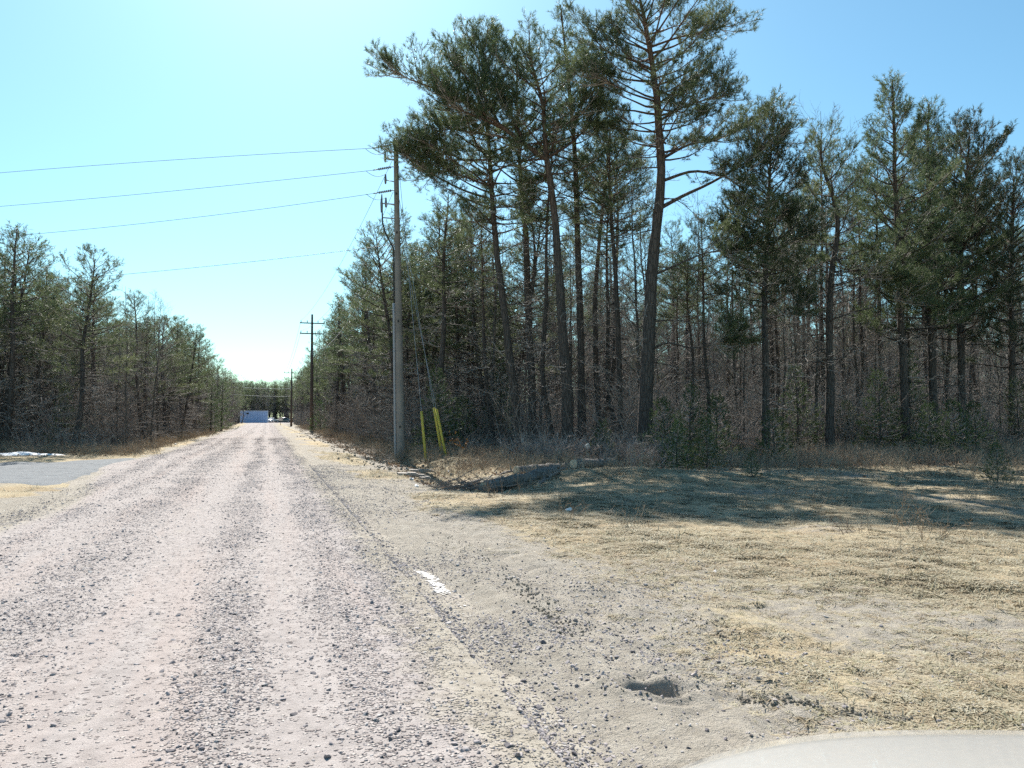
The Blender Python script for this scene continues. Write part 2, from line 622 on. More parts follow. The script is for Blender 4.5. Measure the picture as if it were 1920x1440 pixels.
# grey side drive joining from the left
dx = span((-70, -10, 2.0), (-10, -3.9, 0.12))
v = np.linspace(0, 1, 40)
DX, V_ = np.meshgrid(dx, v)
lo = 20.9 - 0.02 * (DX + 5) - 2.0 * ss(-6.5, -4.2, DX) + 0.3 * vn(DX, DX * 0, 0.5, 41) + 0.2 * vn(DX, DX * 0, 1.9, 44)
hi = 30.6 + 0.05 * (DX + 5) + 2.2 * ss(-6.8, -4.2, DX) + 0.3 * vn(DX, DX * 0 + 5, 0.5, 42) + 0.2 * vn(DX, DX * 0, 1.7, 45)
DY = lo * (1 - V_) + hi * V_
e = ss(0, 0.07, V_) * ss(1, 0.93, V_)
DZ = hgt(DX, DY) - 0.05 + 0.085 * e - 0.07 * ss(-4.9, -4.1, DX) + 0.008 * vn(DX, DY, 2.0, 43)
tag(ob('driveway', grid_mesh('driveway', DX, DY, DZ, {}), M['drive']), 'grey crushed stone drive joining the gravel road', kind='structure')

# worn remains of the white edge line
t = NT('worn_white_paint')
nn = t.noise(t.coord('Object'), 22, 5, 0.7)
M['paint'] = t.fin(t.mix(t.ramp(nn, [(0.3, 0.0), (0.62, 1.0)]), (0.44, 0.40, 0.36), (0.52, 0.505, 0.485)), 0.7, 0.3)


def paint_patch(y0, y1, xc, wd, thr, seed):
    ys, xs = np.arange(y0, y1, 0.008), np.linspace(-1, 1, 34)
    A, B = np.meshgrid(xs, ys)
    PX = xc + A * wd * 0.5
    PZ = road_z(PX, B) + 0.006
    PZ = np.maximum(PZ, hgt(PX, B) + 0.006)
    keep = (1 - np.abs(A) ** 3) * np.minimum(1, np.minimum((B - y0) / 0.15, (y1 - B) / 0.15)) + 0.45 * vn(PX, B, 7, seed) + 0.7 * vn(PX, B, 45, seed + 5) > thr
    ny, nx = A.shape
    i = (np.arange(ny - 1)[:, None] * nx + np.arange(nx - 1)[None, :])
    k = keep[:-1, :-1] & keep[1:, 1:]
    i = i[k]
    q = np.stack([i, i + 1, i + nx + 1, i + nx], -1)
    return np.stack([PX.ravel(), B.ravel(), PZ.ravel()], -1), q


mb = MB()
px_, py_ = gxy(815, 1086)
for a in ((py_ - 0.65, py_ + 0.55, px_ - 0.03, 0.17, 0.7, 51), (py_ - 1.5, py_ - 0.8, px_ - 0.01, 0.13, 1.18, 53)):
    mb.add(*paint_patch(*a))
tag(mb.build('road_marking', M['paint']), 'worn white paint scrap on the edge of the gravel road', kind='structure')


# ------------------------------------------------------------------ scatter helper (stuff only)
def src(name, me, m):
    o = bpy.data.objects.new(name, me)
    if not me.materials:
        me.materials.append(m)
    return o


def scatter(name, P, rot, scl, idx, sources, label):
    me = bpy.data.meshes.new(name)
    me.vertices.add(len(P))
    me.vertices.foreach_set('co', np.asarray(P, np.float32).ravel())
    a = me.attributes.new('rot', 'FLOAT_VECTOR', 'POINT')
    a.data.foreach_set('vector', np.asarray(rot, np.float32).ravel())
    a = me.attributes.new('scl', 'FLOAT_VECTOR', 'POINT')
    a.data.foreach_set('vector', np.asarray(scl, np.float32).ravel())
    a = me.attributes.new('idx', 'INT', 'POINT')
    a.data.foreach_set('value', np.asarray(idx, np.int32))
    o = bpy.data.objects.new(name, me)
    C.objects.link(o)
    g = bpy.data.node_groups.new(name, 'GeometryNodeTree')
    g.interface.new_socket('Geometry', in_out='INPUT', socket_type='NodeSocketGeometry')
    g.interface.new_socket('Geometry', in_out='OUTPUT', socket_type='NodeSocketGeometry')
    gi, go = g.nodes.new('NodeGroupInput'), g.nodes.new('NodeGroupOutput')
    join = g.nodes.new('GeometryNodeJoinGeometry')

    def named(n, ty):
        q = g.nodes.new('GeometryNodeInputNamedAttribute')
        q.data_type = ty
        q.inputs['Name'].default_value = n
        return q.outputs['Attribute']
    rr, s_, ii = named('rot', 'FLOAT_VECTOR'), named('scl', 'FLOAT_VECTOR'), named('idx', 'INT')
    e2r = g.nodes.new('FunctionNodeEulerToRotation')
    g.links.new(rr, e2r.inputs[0])
    for k, so in enumerate(sources):
        oi = g.nodes.new('GeometryNodeObjectInfo')
        oi.inputs['Object'].default_value = so
        oi.inputs['As Instance'].default_value = True
        cmp_ = g.nodes.new('FunctionNodeCompare')
        cmp_.data_type = 'INT'
        cmp_.operation = 'EQUAL'
        cmp_.inputs[3].default_value = k
        g.links.new(ii, cmp_.inputs[2])
        ip = g.nodes.new('GeometryNodeInstanceOnPoints')
        g.links.new(gi.outputs[0], ip.inputs['Points'])
        g.links.new(cmp_.outputs[0], ip.inputs['Selection'])
        g.links.new(oi.outputs['Geometry'], ip.inputs['Instance'])
        g.links.new(e2r.outputs[0], ip.inputs['Rotation'])
        g.links.new(s_, ip.inputs['Scale'])
        g.links.new(ip.outputs[0], join.inputs[0])
    g.links.new(join.outputs[0], go.inputs[0])
    o.modifiers.new('scatter', 'NODES').node_group = g
    tag(o, label, kind='stuff')
    return o


def ico(sub):
    t_ = (1 + 5 ** 0.5) / 2
    V = [(-1, t_, 0), (1, t_, 0), (-1, -t_, 0), (1, -t_, 0), (0, -1, t_), (0, 1, t_), (0, -1, -t_), (0, 1, -t_), (t_, 0, -1), (t_, 0, 1), (-t_, 0, -1), (-t_, 0, 1)]
    F = [(0, 11, 5), (0, 5, 1), (0, 1, 7), (0, 7, 10), (0, 10, 11), (1, 5, 9), (5, 11, 4), (11, 10, 2), (10, 7, 6), (7, 1, 8), (3, 9, 4), (3, 4, 2), (3, 2, 6), (3, 6, 8), (3, 8, 9), (4, 9, 5), (2, 4, 11), (6, 2, 10), (8, 6, 7), (9, 8, 1)]
    V = [np.array(p) / np.linalg.norm(p) for p in V]
    for _ in range(sub):
        cache, F2 = {}, []

        def mid(a, b):
            k = (min(a, b), max(a, b))
            if k not in cache:
                p = V[a] + V[b]
                V.append(p / np.linalg.norm(p))
                cache[k] = len(V) - 1
            return cache[k]
        for a, b, c in F:
            x, y, z = mid(a, b), mid(b, c), mid(c, a)
            F2 += [(a, x, z), (b, y, x), (c, z, y), (x, y, z)]
        F = F2
    return np.array(V), np.array(F)


def rock_mesh(name, seed, sub=1, rough=0.35, flat=0.62, cuts=7):
    rg = np.random.default_rng(seed)
    V, F = ico(sub)
    for _ in range(cuts):                      # planar breaks make it angular
        n = rg.normal(size=3)
        n /= np.linalg.norm(n)
        d = V @ n
        lim = rg.uniform(0.45, 0.8)
        V = V - np.maximum(d - lim, 0)[:, None] * n
    V = V * (1 + rough * 0.25 * rg.normal(size=(len(V), 1)))
    V *= np.array([rg.uniform(0.8, 1.25), rg.uniform(0.7, 1.0), flat])
    return mesh_np(name, V, [F], False)


rng = np.random.default_rng(7)
stone_src = [src('stone', rock_mesh('stone', 100 + k), M['stone']) for k in range(6)]


def visible(x, y, m=0.06):
    d = (x * FW[0] + y * FW[1])
    l = (x * RT[0] + y * RT[1])
    return (d > 1.5) & (np.abs(l) < d * (0.64 + m) + 0.3)


# loose stones on the road, thickest in the strips
N = 1400000
sy = 2.0 * (60.0 / 2.0) ** rng.random(N)                   # log-uniform in distance
sx = rng.uniform(-4.4, 1.75, N)
dens = np.clip(strip_f(sx, sy), 0, 1) * 0.9 + 0.05
want = np.where(sy < 9, 1.0, (9 / sy) ** 0.9) * 1650 * dens
area = 6.15 * sy * math.log(30.0)                           # 1/density of the sample
keep = rng.random(N) < want * area / N
keep &= visible(sx, sy)
sx, sy = sx[keep], sy[keep]
ssz = np.clip(rng.lognormal(math.log(0.0048), 0.58, len(sx)), 0.0022, 0.019) * (1 + 0.012 * sy)
szz = road_z(sx, sy) + ssz * 0.08
P1 = np.stack([sx, sy, szz], -1)
# and a sprinkling over the dirt shoulder and verge
N2 = 150000
vy = 2.2 * (26.0 / 2.2) ** rng.random(N2)
vx = 1.25 + 3.8 * rng.random(N2) ** 1.7
pk = 0.5 + 0.5 * vn(vx, vy, 1.1, 61)
kk = (rng.random(N2) < 0.85 * pk ** 1.5 * ss(5.2, 2.0, vx)) & visible(vx, vy)
vx, vy = vx[kk], vy[kk]
vsz = np.clip(rng.lognormal(math.log(0.0048), 0.5, len(vx)), 0.002, 0.022) * (1 + 0.012 * vy)
P2 = np.stack([vx, vy, np.maximum(hgt(vx, vy), np.where(vx < road_r(vy), road_z(vx, vy), -1)) + vsz * 0.15], -1)
PP = np.vstack([P1, P2])
sz = np.concatenate([ssz, vsz])
n = len(PP)
rot = np.stack([rng.normal(0, 0.35, n), rng.normal(0, 0.35, n), rng.uniform(0, 6.28, n)], -1)
scatter('gravel', PP, rot, sz[:, None] * np.stack([rng.uniform(0.9, 1.4, n), rng.uniform(0.8, 1.1, n), rng.uniform(0.7, 1.1, n)], -1),
        rng.integers(0, 6, n), stone_src, 'loose grey and pinkish stones strewn over the road')
print('stones', n)

# dirt clods pushed up along the ruts and the pothole rim
cl = []


def clod_line(p0, p1, n, wd, smin, smax):
    a, b = np.array(gxy(*p0)), np.array(gxy(*p1))
    tt = rng.random(n)
    c = a + (b - a) * tt[:, None] + rng.normal(0, wd, (n, 2)) * (0.4 + np.abs(np.sin(tt * 9))[:, None])
    for q in c:
        cl.append((*q, rng.uniform(smin, smax)))


clod_line((960, 1085), (1075, 1190), 300, 0.06, 0.003, 0.012)
clod_line((1290, 1150), (1480, 1260), 220, 0.1, 0.003, 0.011)
clod_line((1390, 1300), (1700, 1340), 280, 0.03, 0.003, 0.012)
clod_line((840, 1010), (960, 1085), 80, 0.08, 0.003, 0.010)
for k in range(26):
    a_ = rng.uniform(0, 2 * PI)
    r_ = rng.uniform(0.95, 1.5)
    cl.append((POT[0] + 0.21 * r_ * math.cos(a_), POT[1] + 0.15 * r_ * math.sin(a_), rng.uniform(0.003, 0.010)))
clod_line((700, 850), (735, 880), 160, 0.3, 0.015, 0.045)
clod_line((655, 828), (700, 852), 160, 0.3, 0.015, 0.05)
for k in range(520):                        # stony spoil between verge and wood
    q_ = rng.uniform(19, 75)
    cl.append((4.0 + rng.normal(0, 0.6), q_, rng.uniform(0.02, 0.075) * rng.uniform(0.5, 1.2)))
cl = np.array(cl)
n = len(cl)
clod_src = [src('clod', rock_mesh('clod', 140 + k, 1, 0.7, 0.75, 3), M['clod']) for k in range(4)]
scatter('dirt', np.stack([cl[:, 0], cl[:, 1], hgt(cl[:, 0], cl[:, 1]) + cl[:, 2] * 0.3], -1), rng.uniform(0, 6.28, (n, 3)),
        np.repeat(cl[:, 2:3], 3, 1), rng.integers(0, 4, n), clod_src, 'crumbled dirt clods along the wheel ruts')


# dead grass tufts
def tuft_mesh(name, seed, nb, hh, lie, wd=0.0045):
    rg = np.random.default_rng(seed)
    V, T3, Q = [], [], []
    for _ in range(nb):
        az = rg.uniform(0, 6.28)
        b = np.array([rg.normal(0, 0.035), rg.normal(0, 0.035), 0])
        L = hh * rg.uniform(0.5, 1.25)
        el = R(rg.uniform(lie[0], lie[1]))
        d = np.array([math.cos(az) * math.cos(el), math.sin(az) * math.cos(el), math.sin(el)])
        m = b + d * L * 0.55
        e = m + (d + np.array([0, 0, -rg.uniform(0.15, 0.75)])) * L * 0.5
        e[2] = max(e[2], 0.004)
        s = np.array([-math.sin(az), math.cos(az), 0]) * wd * rg.uniform(0.6, 1.3)
        i = len(V)
        V += [b - s, b + s, m + s * 0.9, m - s * 0.9, e]
        Q.append((i, i + 1, i + 2, i + 3))
        T3.append((i + 3, i + 2, i + 4))
    return mesh_np(name, np.array(V), [np.array(Q), np.array(T3)])


tufts = [src('tuft', tuft_mesh('tuft', 200 + k, 16, 0.085, (2, 26)), M['straw']) for k in range(4)]
tufts += [src('tuft', tuft_mesh('tuft', 210 + k, 10, 0.16, (20, 70)), M['straw']) for k in range(3)]
N = 420000
gy_ = 2.4 * (60.0 / 2.4) ** rng.random(N)
gx_ = np.where(rng.random(N) < 0.86, 1.8 + gy_ * 1.3 * rng.random(N) ** 1.3, -4.0 - 9 * rng.random(N))
gf = grass_f(gx_, gy_) * np.clip(0.75 + 0.6 * vn(gx_, gy_, 1.3, 27) + 0.3 * vn(gx_, gy_, 4, 28), 0, 1)
lf = np.clip(litter_shade_f(gx_, gy_), 0, 1)
want = gf ** 1.2 * (1 - 0.92 * lf)
drv = (gx_ < -3.9) & (gy_ > 19.5) & (gy_ < 31.5)
keep = (rng.random(N) < want * 0.95) & visible(gx_, gy_) & (gy_ < 44) & ~drv
gx_, gy_, gf = gx_[keep], gy_[keep], gf[keep]
n = len(gx_)
print('tufts', n)
sz = rng.uniform(0.5, 1.15, n) * (0.55 + 0.55 * gf) * (1 + 0.012 * gy_)
tall = rng.random(n) < np.clip(0.02 + 0.16 * ss(14, 22, gy_), 0, 1)
scatter('grass', np.stack([gx_, gy_, hgt(gx_, gy_) - 0.004], -1), np.stack([np.zeros(n), np.zeros(n), rng.uniform(0, 6.28, n)], -1),
        np.repeat(sz[:, None], 3, 1) * np.stack([np.ones(n), np.ones(n), rng.uniform(0.35, 0.75, n)], -1), np.where(tall, rng.integers(4, 7, n), rng.integers(0, 4, n)), tufts, 'short dead straw-coloured grass on the verge')

# ------------------------------------------------------------------ utility poles, wires, guys
def mat_pole(name, a, b):
    t = NT(name)
    co = t.coord('Object', (1, 1, 0.04))
    n = t.noise(co, 30, 6, 0.7, 0.4)
    n2 = t.noise(t.coord('Object'), 0.7, 3)
    c = t.mix(n, a, b)
    c = t.mix(t.ramp(n2, [(0.45, 0.0), (0.65, 0.45)]), c, tuple(v * 0.6 for v in a))
    return t.fin(c, 0.85, 0.2, t.bump(n, 0.006, 0.8))


M['pole'] = mat_pole('weathered_pole_wood', (0.17, 0.15, 0.13), (0.34, 0.31, 0.28))
M['pole_dark'] = mat_pole('brown_pole_wood', (0.075, 0.055, 0.045), (0.16, 0.12, 0.10))
M['steel'] = plain('galvanised_steel', (0.30, 0.31, 0.32), 0.5, 0.5, 0.6)
M['porcelain'] = plain('grey_insulator', (0.16, 0.17, 0.19), 0.35, 0.5)
M['black'] = plain('black_cable', (0.03, 0.03, 0.032), 0.6)
M['wire'] = plain('wire_aluminium', (0.26, 0.27, 0.28), 0.5, 0.4, 0.3)
M['wire_pale'] = plain('pale_cable', (0.42, 0.42, 0.40), 0.5, 0.4)
M['yellow'] = plain('yellow_plastic', (0.50, 0.40, 0.06), 0.5, 0.4, var=0.2, scale=3)
M['grey_pvc'] = plain('grey_conduit', (0.33, 0.33, 0.34), 0.5)


def wave(p, q, sag, n=24):
    p, q = np.asarray(p, float), np.asarray(q, float)
    t = np.linspace(0, 1, n)[:, None]
    c = p * (1 - t) + q * t
    c[:, 2] -= (4 * sag * t * (1 - t))[:, 0]
    return c


def pole_at(base, top):
    def f(h):
        k = h / 12.2
        return base + (top - base) * k
    return f


bx, by = gxy(752, 856)
PB = np.array([bx, by, h1(bx, by)])
dP = float((np.array([bx, by]) @ FW))
PT = at(742, 263, dP)
pole1 = pole_at(PB, PT)
np1 = empty('utility_pole', PB)
tag(np1, 'tall grey wooden utility pole beside the three yellow guy guards', 'utility pole', 'utility poles along the road')
hs = np.linspace(-0.4, 12.2, 26)
PPp = np.array([pole1(h) - PB for h in hs])
rr_ = np.interp(hs, [-0.4, 0.6, 12.2], [0.178, 0.165, 0.088])
shaft = MB().tube(PPp, rr_, 14, True).build('shaft', M['pole'], np1, True)
# riser: grey conduit and black cable up the road side of the shaft
side = -RT * 1.0
s3 = np.array([side[0], side[1], 0])
con = np.array([pole1(h) - PB + s3 * (np.interp(h, [0, 12.2], [0.165, 0.09]) + 0.05) for h in np.linspace(-0.2, 5.9, 14)])
MB().tube(con, 0.05, 8, True).build('conduit', M['grey_pvc'], np1, True)
cab = [pole1(h) - PB + s3 * (np.interp(h, [0, 12.2], [0.165, 0.09]) + 0.035) for h in np.linspace(5.8, 8.0, 6)]
cab += [pole1(8.25) - PB + s3 * 0.28, pole1(8.6) - PB + s3 * 0.46, pole1(9.0) - PB + s3 * 0.56, pole1(9.5) - PB + s3 * 0.57, pole1(9.75) - PB + s3 * 0.56]
MB().tube(np.array(cab), 0.028, 8, True).build('riser_cable', M['black'], np1, True)
cap2 = [pole1(h) - PB + s3 * (0.60 + k) for h, k in ((9.4, 0.0), (9.75, -0.01), (10.1, -0.03))]
MB().tube(np.array(cap2), [0.03, 0.05, 0.02], 8, True).build('cable_terminator', M['porcelain'], np1, True)
for hgt_ in (9.2, 9.75):
    MB().tube(np.array([pole1(hgt_ - 0.05) - PB, pole1(hgt_) - PB + s3 * 0.57]), 0.025, 6, True).build('bracket', M['steel'], np1)
# wires leave towards a far pole out on the left
WD = at(0, 322, 34.6) - pole1(12.05)
WD = WD / np.linalg.norm(WD[:2])
WD[2] = 0
HW = [12.05, 11.19, 10.28]
ENDS = [(0, 324), (0, 387), (0, 444)]
ins = []
for i, hh in enumerate(HW):
    a = pole1(hh)
    b = a + WD * 0.95 + np.array([0, 0, -0.09])
    mb = MB()
    for k in range(7):
        c = a + (b - a) * (0.25 + 0.08 * k)
        mb.tube(np.array([c, c + (b - a) * 0.05]) - PB, [0.055, 0.03], 8, True)
    mb.tube(np.array([a, a + (b - a) * 0.25]) - PB, 0.018, 6, True)
    mb.tube(np.array([a + (b - a) * 0.8, b]) - PB, 0.022, 6, True)
    mb.build('insulator', M['porcelain'], np1, True)
    ins.append(b)
    # drop lead to a fuse cutout
    ca = pole1(hh - 0.62)
    cb = ca + WD * 0.45 + np.array([0, 0, 0.12])
    mb = MB()
    mb.tube(np.array([ca, cb]) - PB, 0.02, 6, True)
    mb.tube(np.array([cb + [0, 0, 0.22], cb, cb - [0, 0, 0.16]]) - PB, [0.03, 0.05, 0.03], 8, True)
    mb.build('cutout', M['porcelain'], np1, True)
    MB().tube(wave(b + WD * 0.3, cb + np.array([0, 0, 0.22]), 0.15, 8) - PB, 0.009, 5).build('drop_lead', M['black'], np1, True)
for k, hh in enumerate((1.2, 5.2, 8.6, 10.1, 11.3)):
    f3 = np.array([-FW[0], -FW[1], 0])
    rad = np.interp(hh, [0, 12.2], [0.165, 0.09])
    MB().box(pole1(hh) - PB + f3 * rad, (0.05, 0.05, 0.09)).build('bolt', M['black'], np1)

wire_names = ['highest wire running left from the tall grey pole', 'second wire down running left from the tall grey pole', 'third wire down running left from the tall grey pole']
for i in range(3):
    far = at(*ENDS[i], 34.6)
    far = ins[i] + (far - ins[i]) * 1.0
    q = ins[i] + (far - ins[i]) * 2.3
    q[2] = ins[i][2] - 0.25
    # sag chosen so that the wire passes the pixel row of the photograph's left border
    t_ = 1 / 2.3
    line = ins[i][2] * (1 - t_) + q[2] * t_
    sag = (line - far[2]) / (4 * t_ * (1 - t_))
    tag(MB().tube(wave(ins[i], q, sag, 40), 0.0095, 5).build('overhead_wire', M['wire'], None, True), wire_names[i], 'wire', 'overhead wires')
a = pole1(8.15) + s3 * 0.2
far = at(0, 532, 34.6)
q = a + (far - a) * 2.3
q[2] = a[2] - 0.3
t_ = 1 / 2.3
sag = (a[2] * (1 - t_) + q[2] * t_ - far[2]) / (4 * t_ * (1 - t_))
tag(MB().tube(wave(a, q, sag, 40), 0.0095, 5).build('overhead_wire', M['wire'], None, True), 'lowest wire running left from the tall grey pole', 'wire', 'overhead wires')
MB().tube(np.array([pole1(8.0), a]) - PB, 0.02, 6, True).build('bracket', M['steel'], np1)

# second pole with two crossarms
bx, by = gxy(584, 809)
P2 = np.array([bx, by, 0.0])


def far_pole(base, label, lean):
    o = empty('utility_pole', base)
    tag(o, label, 'utility pole', 'utility poles along the road')
    top = np.array([lean, 0, 12.3])
    MB().tube(np.array([[0, 0, -0.4], top * 0.33, top * 0.66, top]), [0.19, 0.17, 0.14, 0.10], 10, True).build('shaft', M['pole_dark'], o, True)
    for z in (11.35, 10.25):
        arm = MB().box((top[0] * z / 12.3, -0.14, z), (2.5, 0.09, 0.11)).build('crossarm', M['pole_dark'], o)
        for k in (-1.18, -0.55, 0.55, 1.18):
            MB().tube(np.array([[k, -0.14, z + 0.05], [k, -0.14, z + 0.16], [k, -0.14, z + 0.28]]), [0.02, 0.05, 0.035], 8, True).build('insulator', M['porcelain'], arm, True)
    MB().tube(np.array([[0, -0.16, 8.0], [0, -0.2, 8.5]]), 0.05, 6, True).build('bracket', M['steel'], o)
    return o


far_pole(P2, 'dark utility pole with two crossarms farther down the road', -0.05)
bx, by = gxy(546, 799)
P3 = np.array([bx, by, 0.0])
op3 = far_pole(P3, 'distant utility pole partly hidden among roadside trees near the pale shed', 0.0)
op3.scale = (1, 1, 0.78)
# wires between the poles
links = [(11.45, (-1.18, 11.63)), (10.2, (1.18, 11.63)), (9.1, (-1.18, 10.53))]
wl = ['upper of the thin wires between the near and second pole', 'middle of the thin wires between the near and second pole', 'lower of the thin wires between the near and second pole']
for k, (ha, (ox, hz_)) in enumerate(links):
    tag(MB().tube(wave(pole1(ha) + s3 * 0.13, P2 + np.array([ox, -0.14, hz_]), 0.9, 30), 0.009, 4).build('overhead_wire', M['wire'], None, True), wl[k], 'wire', 'wires between poles')
tag(MB().tube(wave(pole1(8.2) + s3 * 0.13, P2 + np.array([0, -0.2, 8.45]), 1.25, 30), 0.022, 5).build('communication_cable', M['wire_pale'], None, True), 'sagging pale cable between the near pole and the second pole', 'cable', 'wires between poles')
for k, (ox, hz_) in enumerate(((-1.18, 11.63), (1.18, 11.63), (-1.18, 10.53))):
    tag(MB().tube(wave(P2 + np.array([ox, -0.14, hz_]), P3 + np.array([ox, -0.14, hz_ * 0.78]), 0.9, 30), 0.012, 4).build('overhead_wire', M['wire'], None, True), ('wire from the road side of the second pole to the distant pole', 'wire from the wood side of the second pole to the distant pole', 'lower wire between the second pole and the distant pole')[k], 'wire', 'wires between far poles')
# low cables crossing the road by the distant pole
for k, (ya, yb, lab) in enumerate(((727, 729, 'upper pale cable crossing the road before the shed'), (741, 743, 'lower pale cable crossing the road before the shed'))):
    dd = float(P3[:2] @ FW)
    pa, pb = at(395, ya - 6, dd + 6), at(546, yb, dd)
    tag(MB().tube(wave(pa, pb, 0.25, 16), 0.03, 5).build('crossing_cable', M['wire_pale'], None, True), lab, 'cable', 'cables crossing the road')

# guy wires with yellow guards
gl = ['leftmost yellow guard tube, standing alone nearest the grey pole', 'yellow guard tube half hidden behind the rightmost guard', 'brightest and rightmost yellow guard tube near the grey pole']
for k, ((px, py), dd, hh) in enumerate((((799, 866), 28.2, 11.2), ((829, 862), 29.2, 9.9), ((837, 864), 28.4, 8.7))):
    g = at(px, py, dd)
    g[2] = h1(g[0], g[1]) - 0.05
    tp = pole1(hh) + np.array([RT[0], RT[1], 0]) * 0.1
    d = (tp - g) / np.linalg.norm(tp - g)
    o = empty('guy_wire', g)
    tag(o, gl[k], 'guy wire', 'yellow guy guards')
    MB().tube(np.array([[0, 0, 0], tp - g]), 0.009, 5).build('strand', M['steel'], o, True)
    MB().tube(np.array([d * 0.05, d * 0.7, d * 1.3, d * 1.85]), [0.048, 0.046, 0.046, 0.042], 10, True).build('guard', M['yellow'], o, True)

# ------------------------------------------------------------------ shed, parked cars and signs at the end of the road
t = NT('pale_blue_sheet_metal')
wv = t.n('TexWave', wave_type='BANDS', bands_direction='X')
wv.inputs['Scale'].default_value = 6.0
t.l(t.coord('Object'), wv.inputs['Vector'])
cc = t.mix(t.noise(t.coord('Object'), 0.8, 4), (0.34, 0.46, 0.72), (0.44, 0.55, 0.78))
M['shed'] = t.fin(cc, 0.5, 0.4, t.bump(wv.outputs['Fac'], 0.02, 0.5))
M['shed_trim'] = plain('shed_trim', (0.62, 0.66, 0.74), 0.5)
M['dark'] = plain('dark_recess', (0.02, 0.02, 0.022), 0.6)
sx0, sy0 = at(476, 790, 206)[:2]
shed = empty('shed', (sx0, sy0, 0.0), R(-4))
tag(shed, 'low pale blue sheet metal shed at the end of the road', 'shed')
SW, SD, SH = 6.6, 3.4, 3.05
for k in range(11):
    wx = -SW / 2 + (k + 0.5) * SW / 11
    MB().box((wx, 0.012 * (k % 2), SH / 2), (SW / 11 - 0.03, 0.06, SH)).build('wall_panel', M['shed'], shed)
MB().box((0, SD / 2 + 0.05, SH / 2 - 0.02), (SW - 0.1, SD - 0.02, SH - 0.06)).build('wall', M['shed'], shed)
MB().box((0, SD / 2, SH + 0.05), (SW + 0.16, SD + 0.3, 0.12)).build('roof', M['shed_trim'], shed)
for s in (-1, 1):
    MB().box((s * (SW / 2 + 0.03), -0.02, SH / 2), (0.12, 0.14, SH)).build('corner_trim', M['shed_trim'], shed)
wnd = MB().box((-1.55, -0.06, SH - 0.62), (0.62, 0.05, 0.42)).build('window', M['dark'], shed)
MB().box((-1.55, -0.07, SH - 0.385), (0.72, 0.06, 0.05)).build('frame', M['shed_trim'], wnd)

M['glass'] = plain('car_glass', (0.02, 0.025, 0.03), 0.08, 0.6, var=0.1)
M['tyre'] = plain('tyre_rubber', (0.025, 0.025, 0.026), 0.85)
M['rim'] = plain('wheel_rim', (0.45, 0.45, 0.46), 0.35, 0.5, 0.7)
M['lamp'] = plain('headlamp_lens', (0.62, 0.64, 0.66), 0.12, 0.6, var=0.1)


def car_paint(name, col):
    t = NT(name)
    n = t.noise(t.coord('Object'), 1.4, 5, 0.6)
    c = t.mix(n, tuple(v * 0.93 for v in col), tuple(min(1, v * 1.04) for v in col))
    dust = t.noise(t.coord('Object'), 60, 3)
    c = t.mix(t.math('MULTIPLY', t.ramp(dust, [(0.35, 0.0), (0.75, 1.0)]), 0.35), c, (0.45, 0.40, 0.34))
    return t.fin(c, t.ramp(dust, [(0.3, 0.16), (0.7, 0.30)]), 0.5, coat=0.9)


def loft(st, sec):
    "st: stations; sec(station) -> (n,3) ring of the left-to-right upper shell"
    rings = np.array([sec(s) for s in st])
    m, n, _ = rings.shape
    i = np.arange(m - 1)[:, None] * n + np.arange(n - 1)[None, :]
    i = i.ravel()
    return rings.reshape(-1, 3), np.stack([i, i + 1, i + n + 1, i + n], -1)


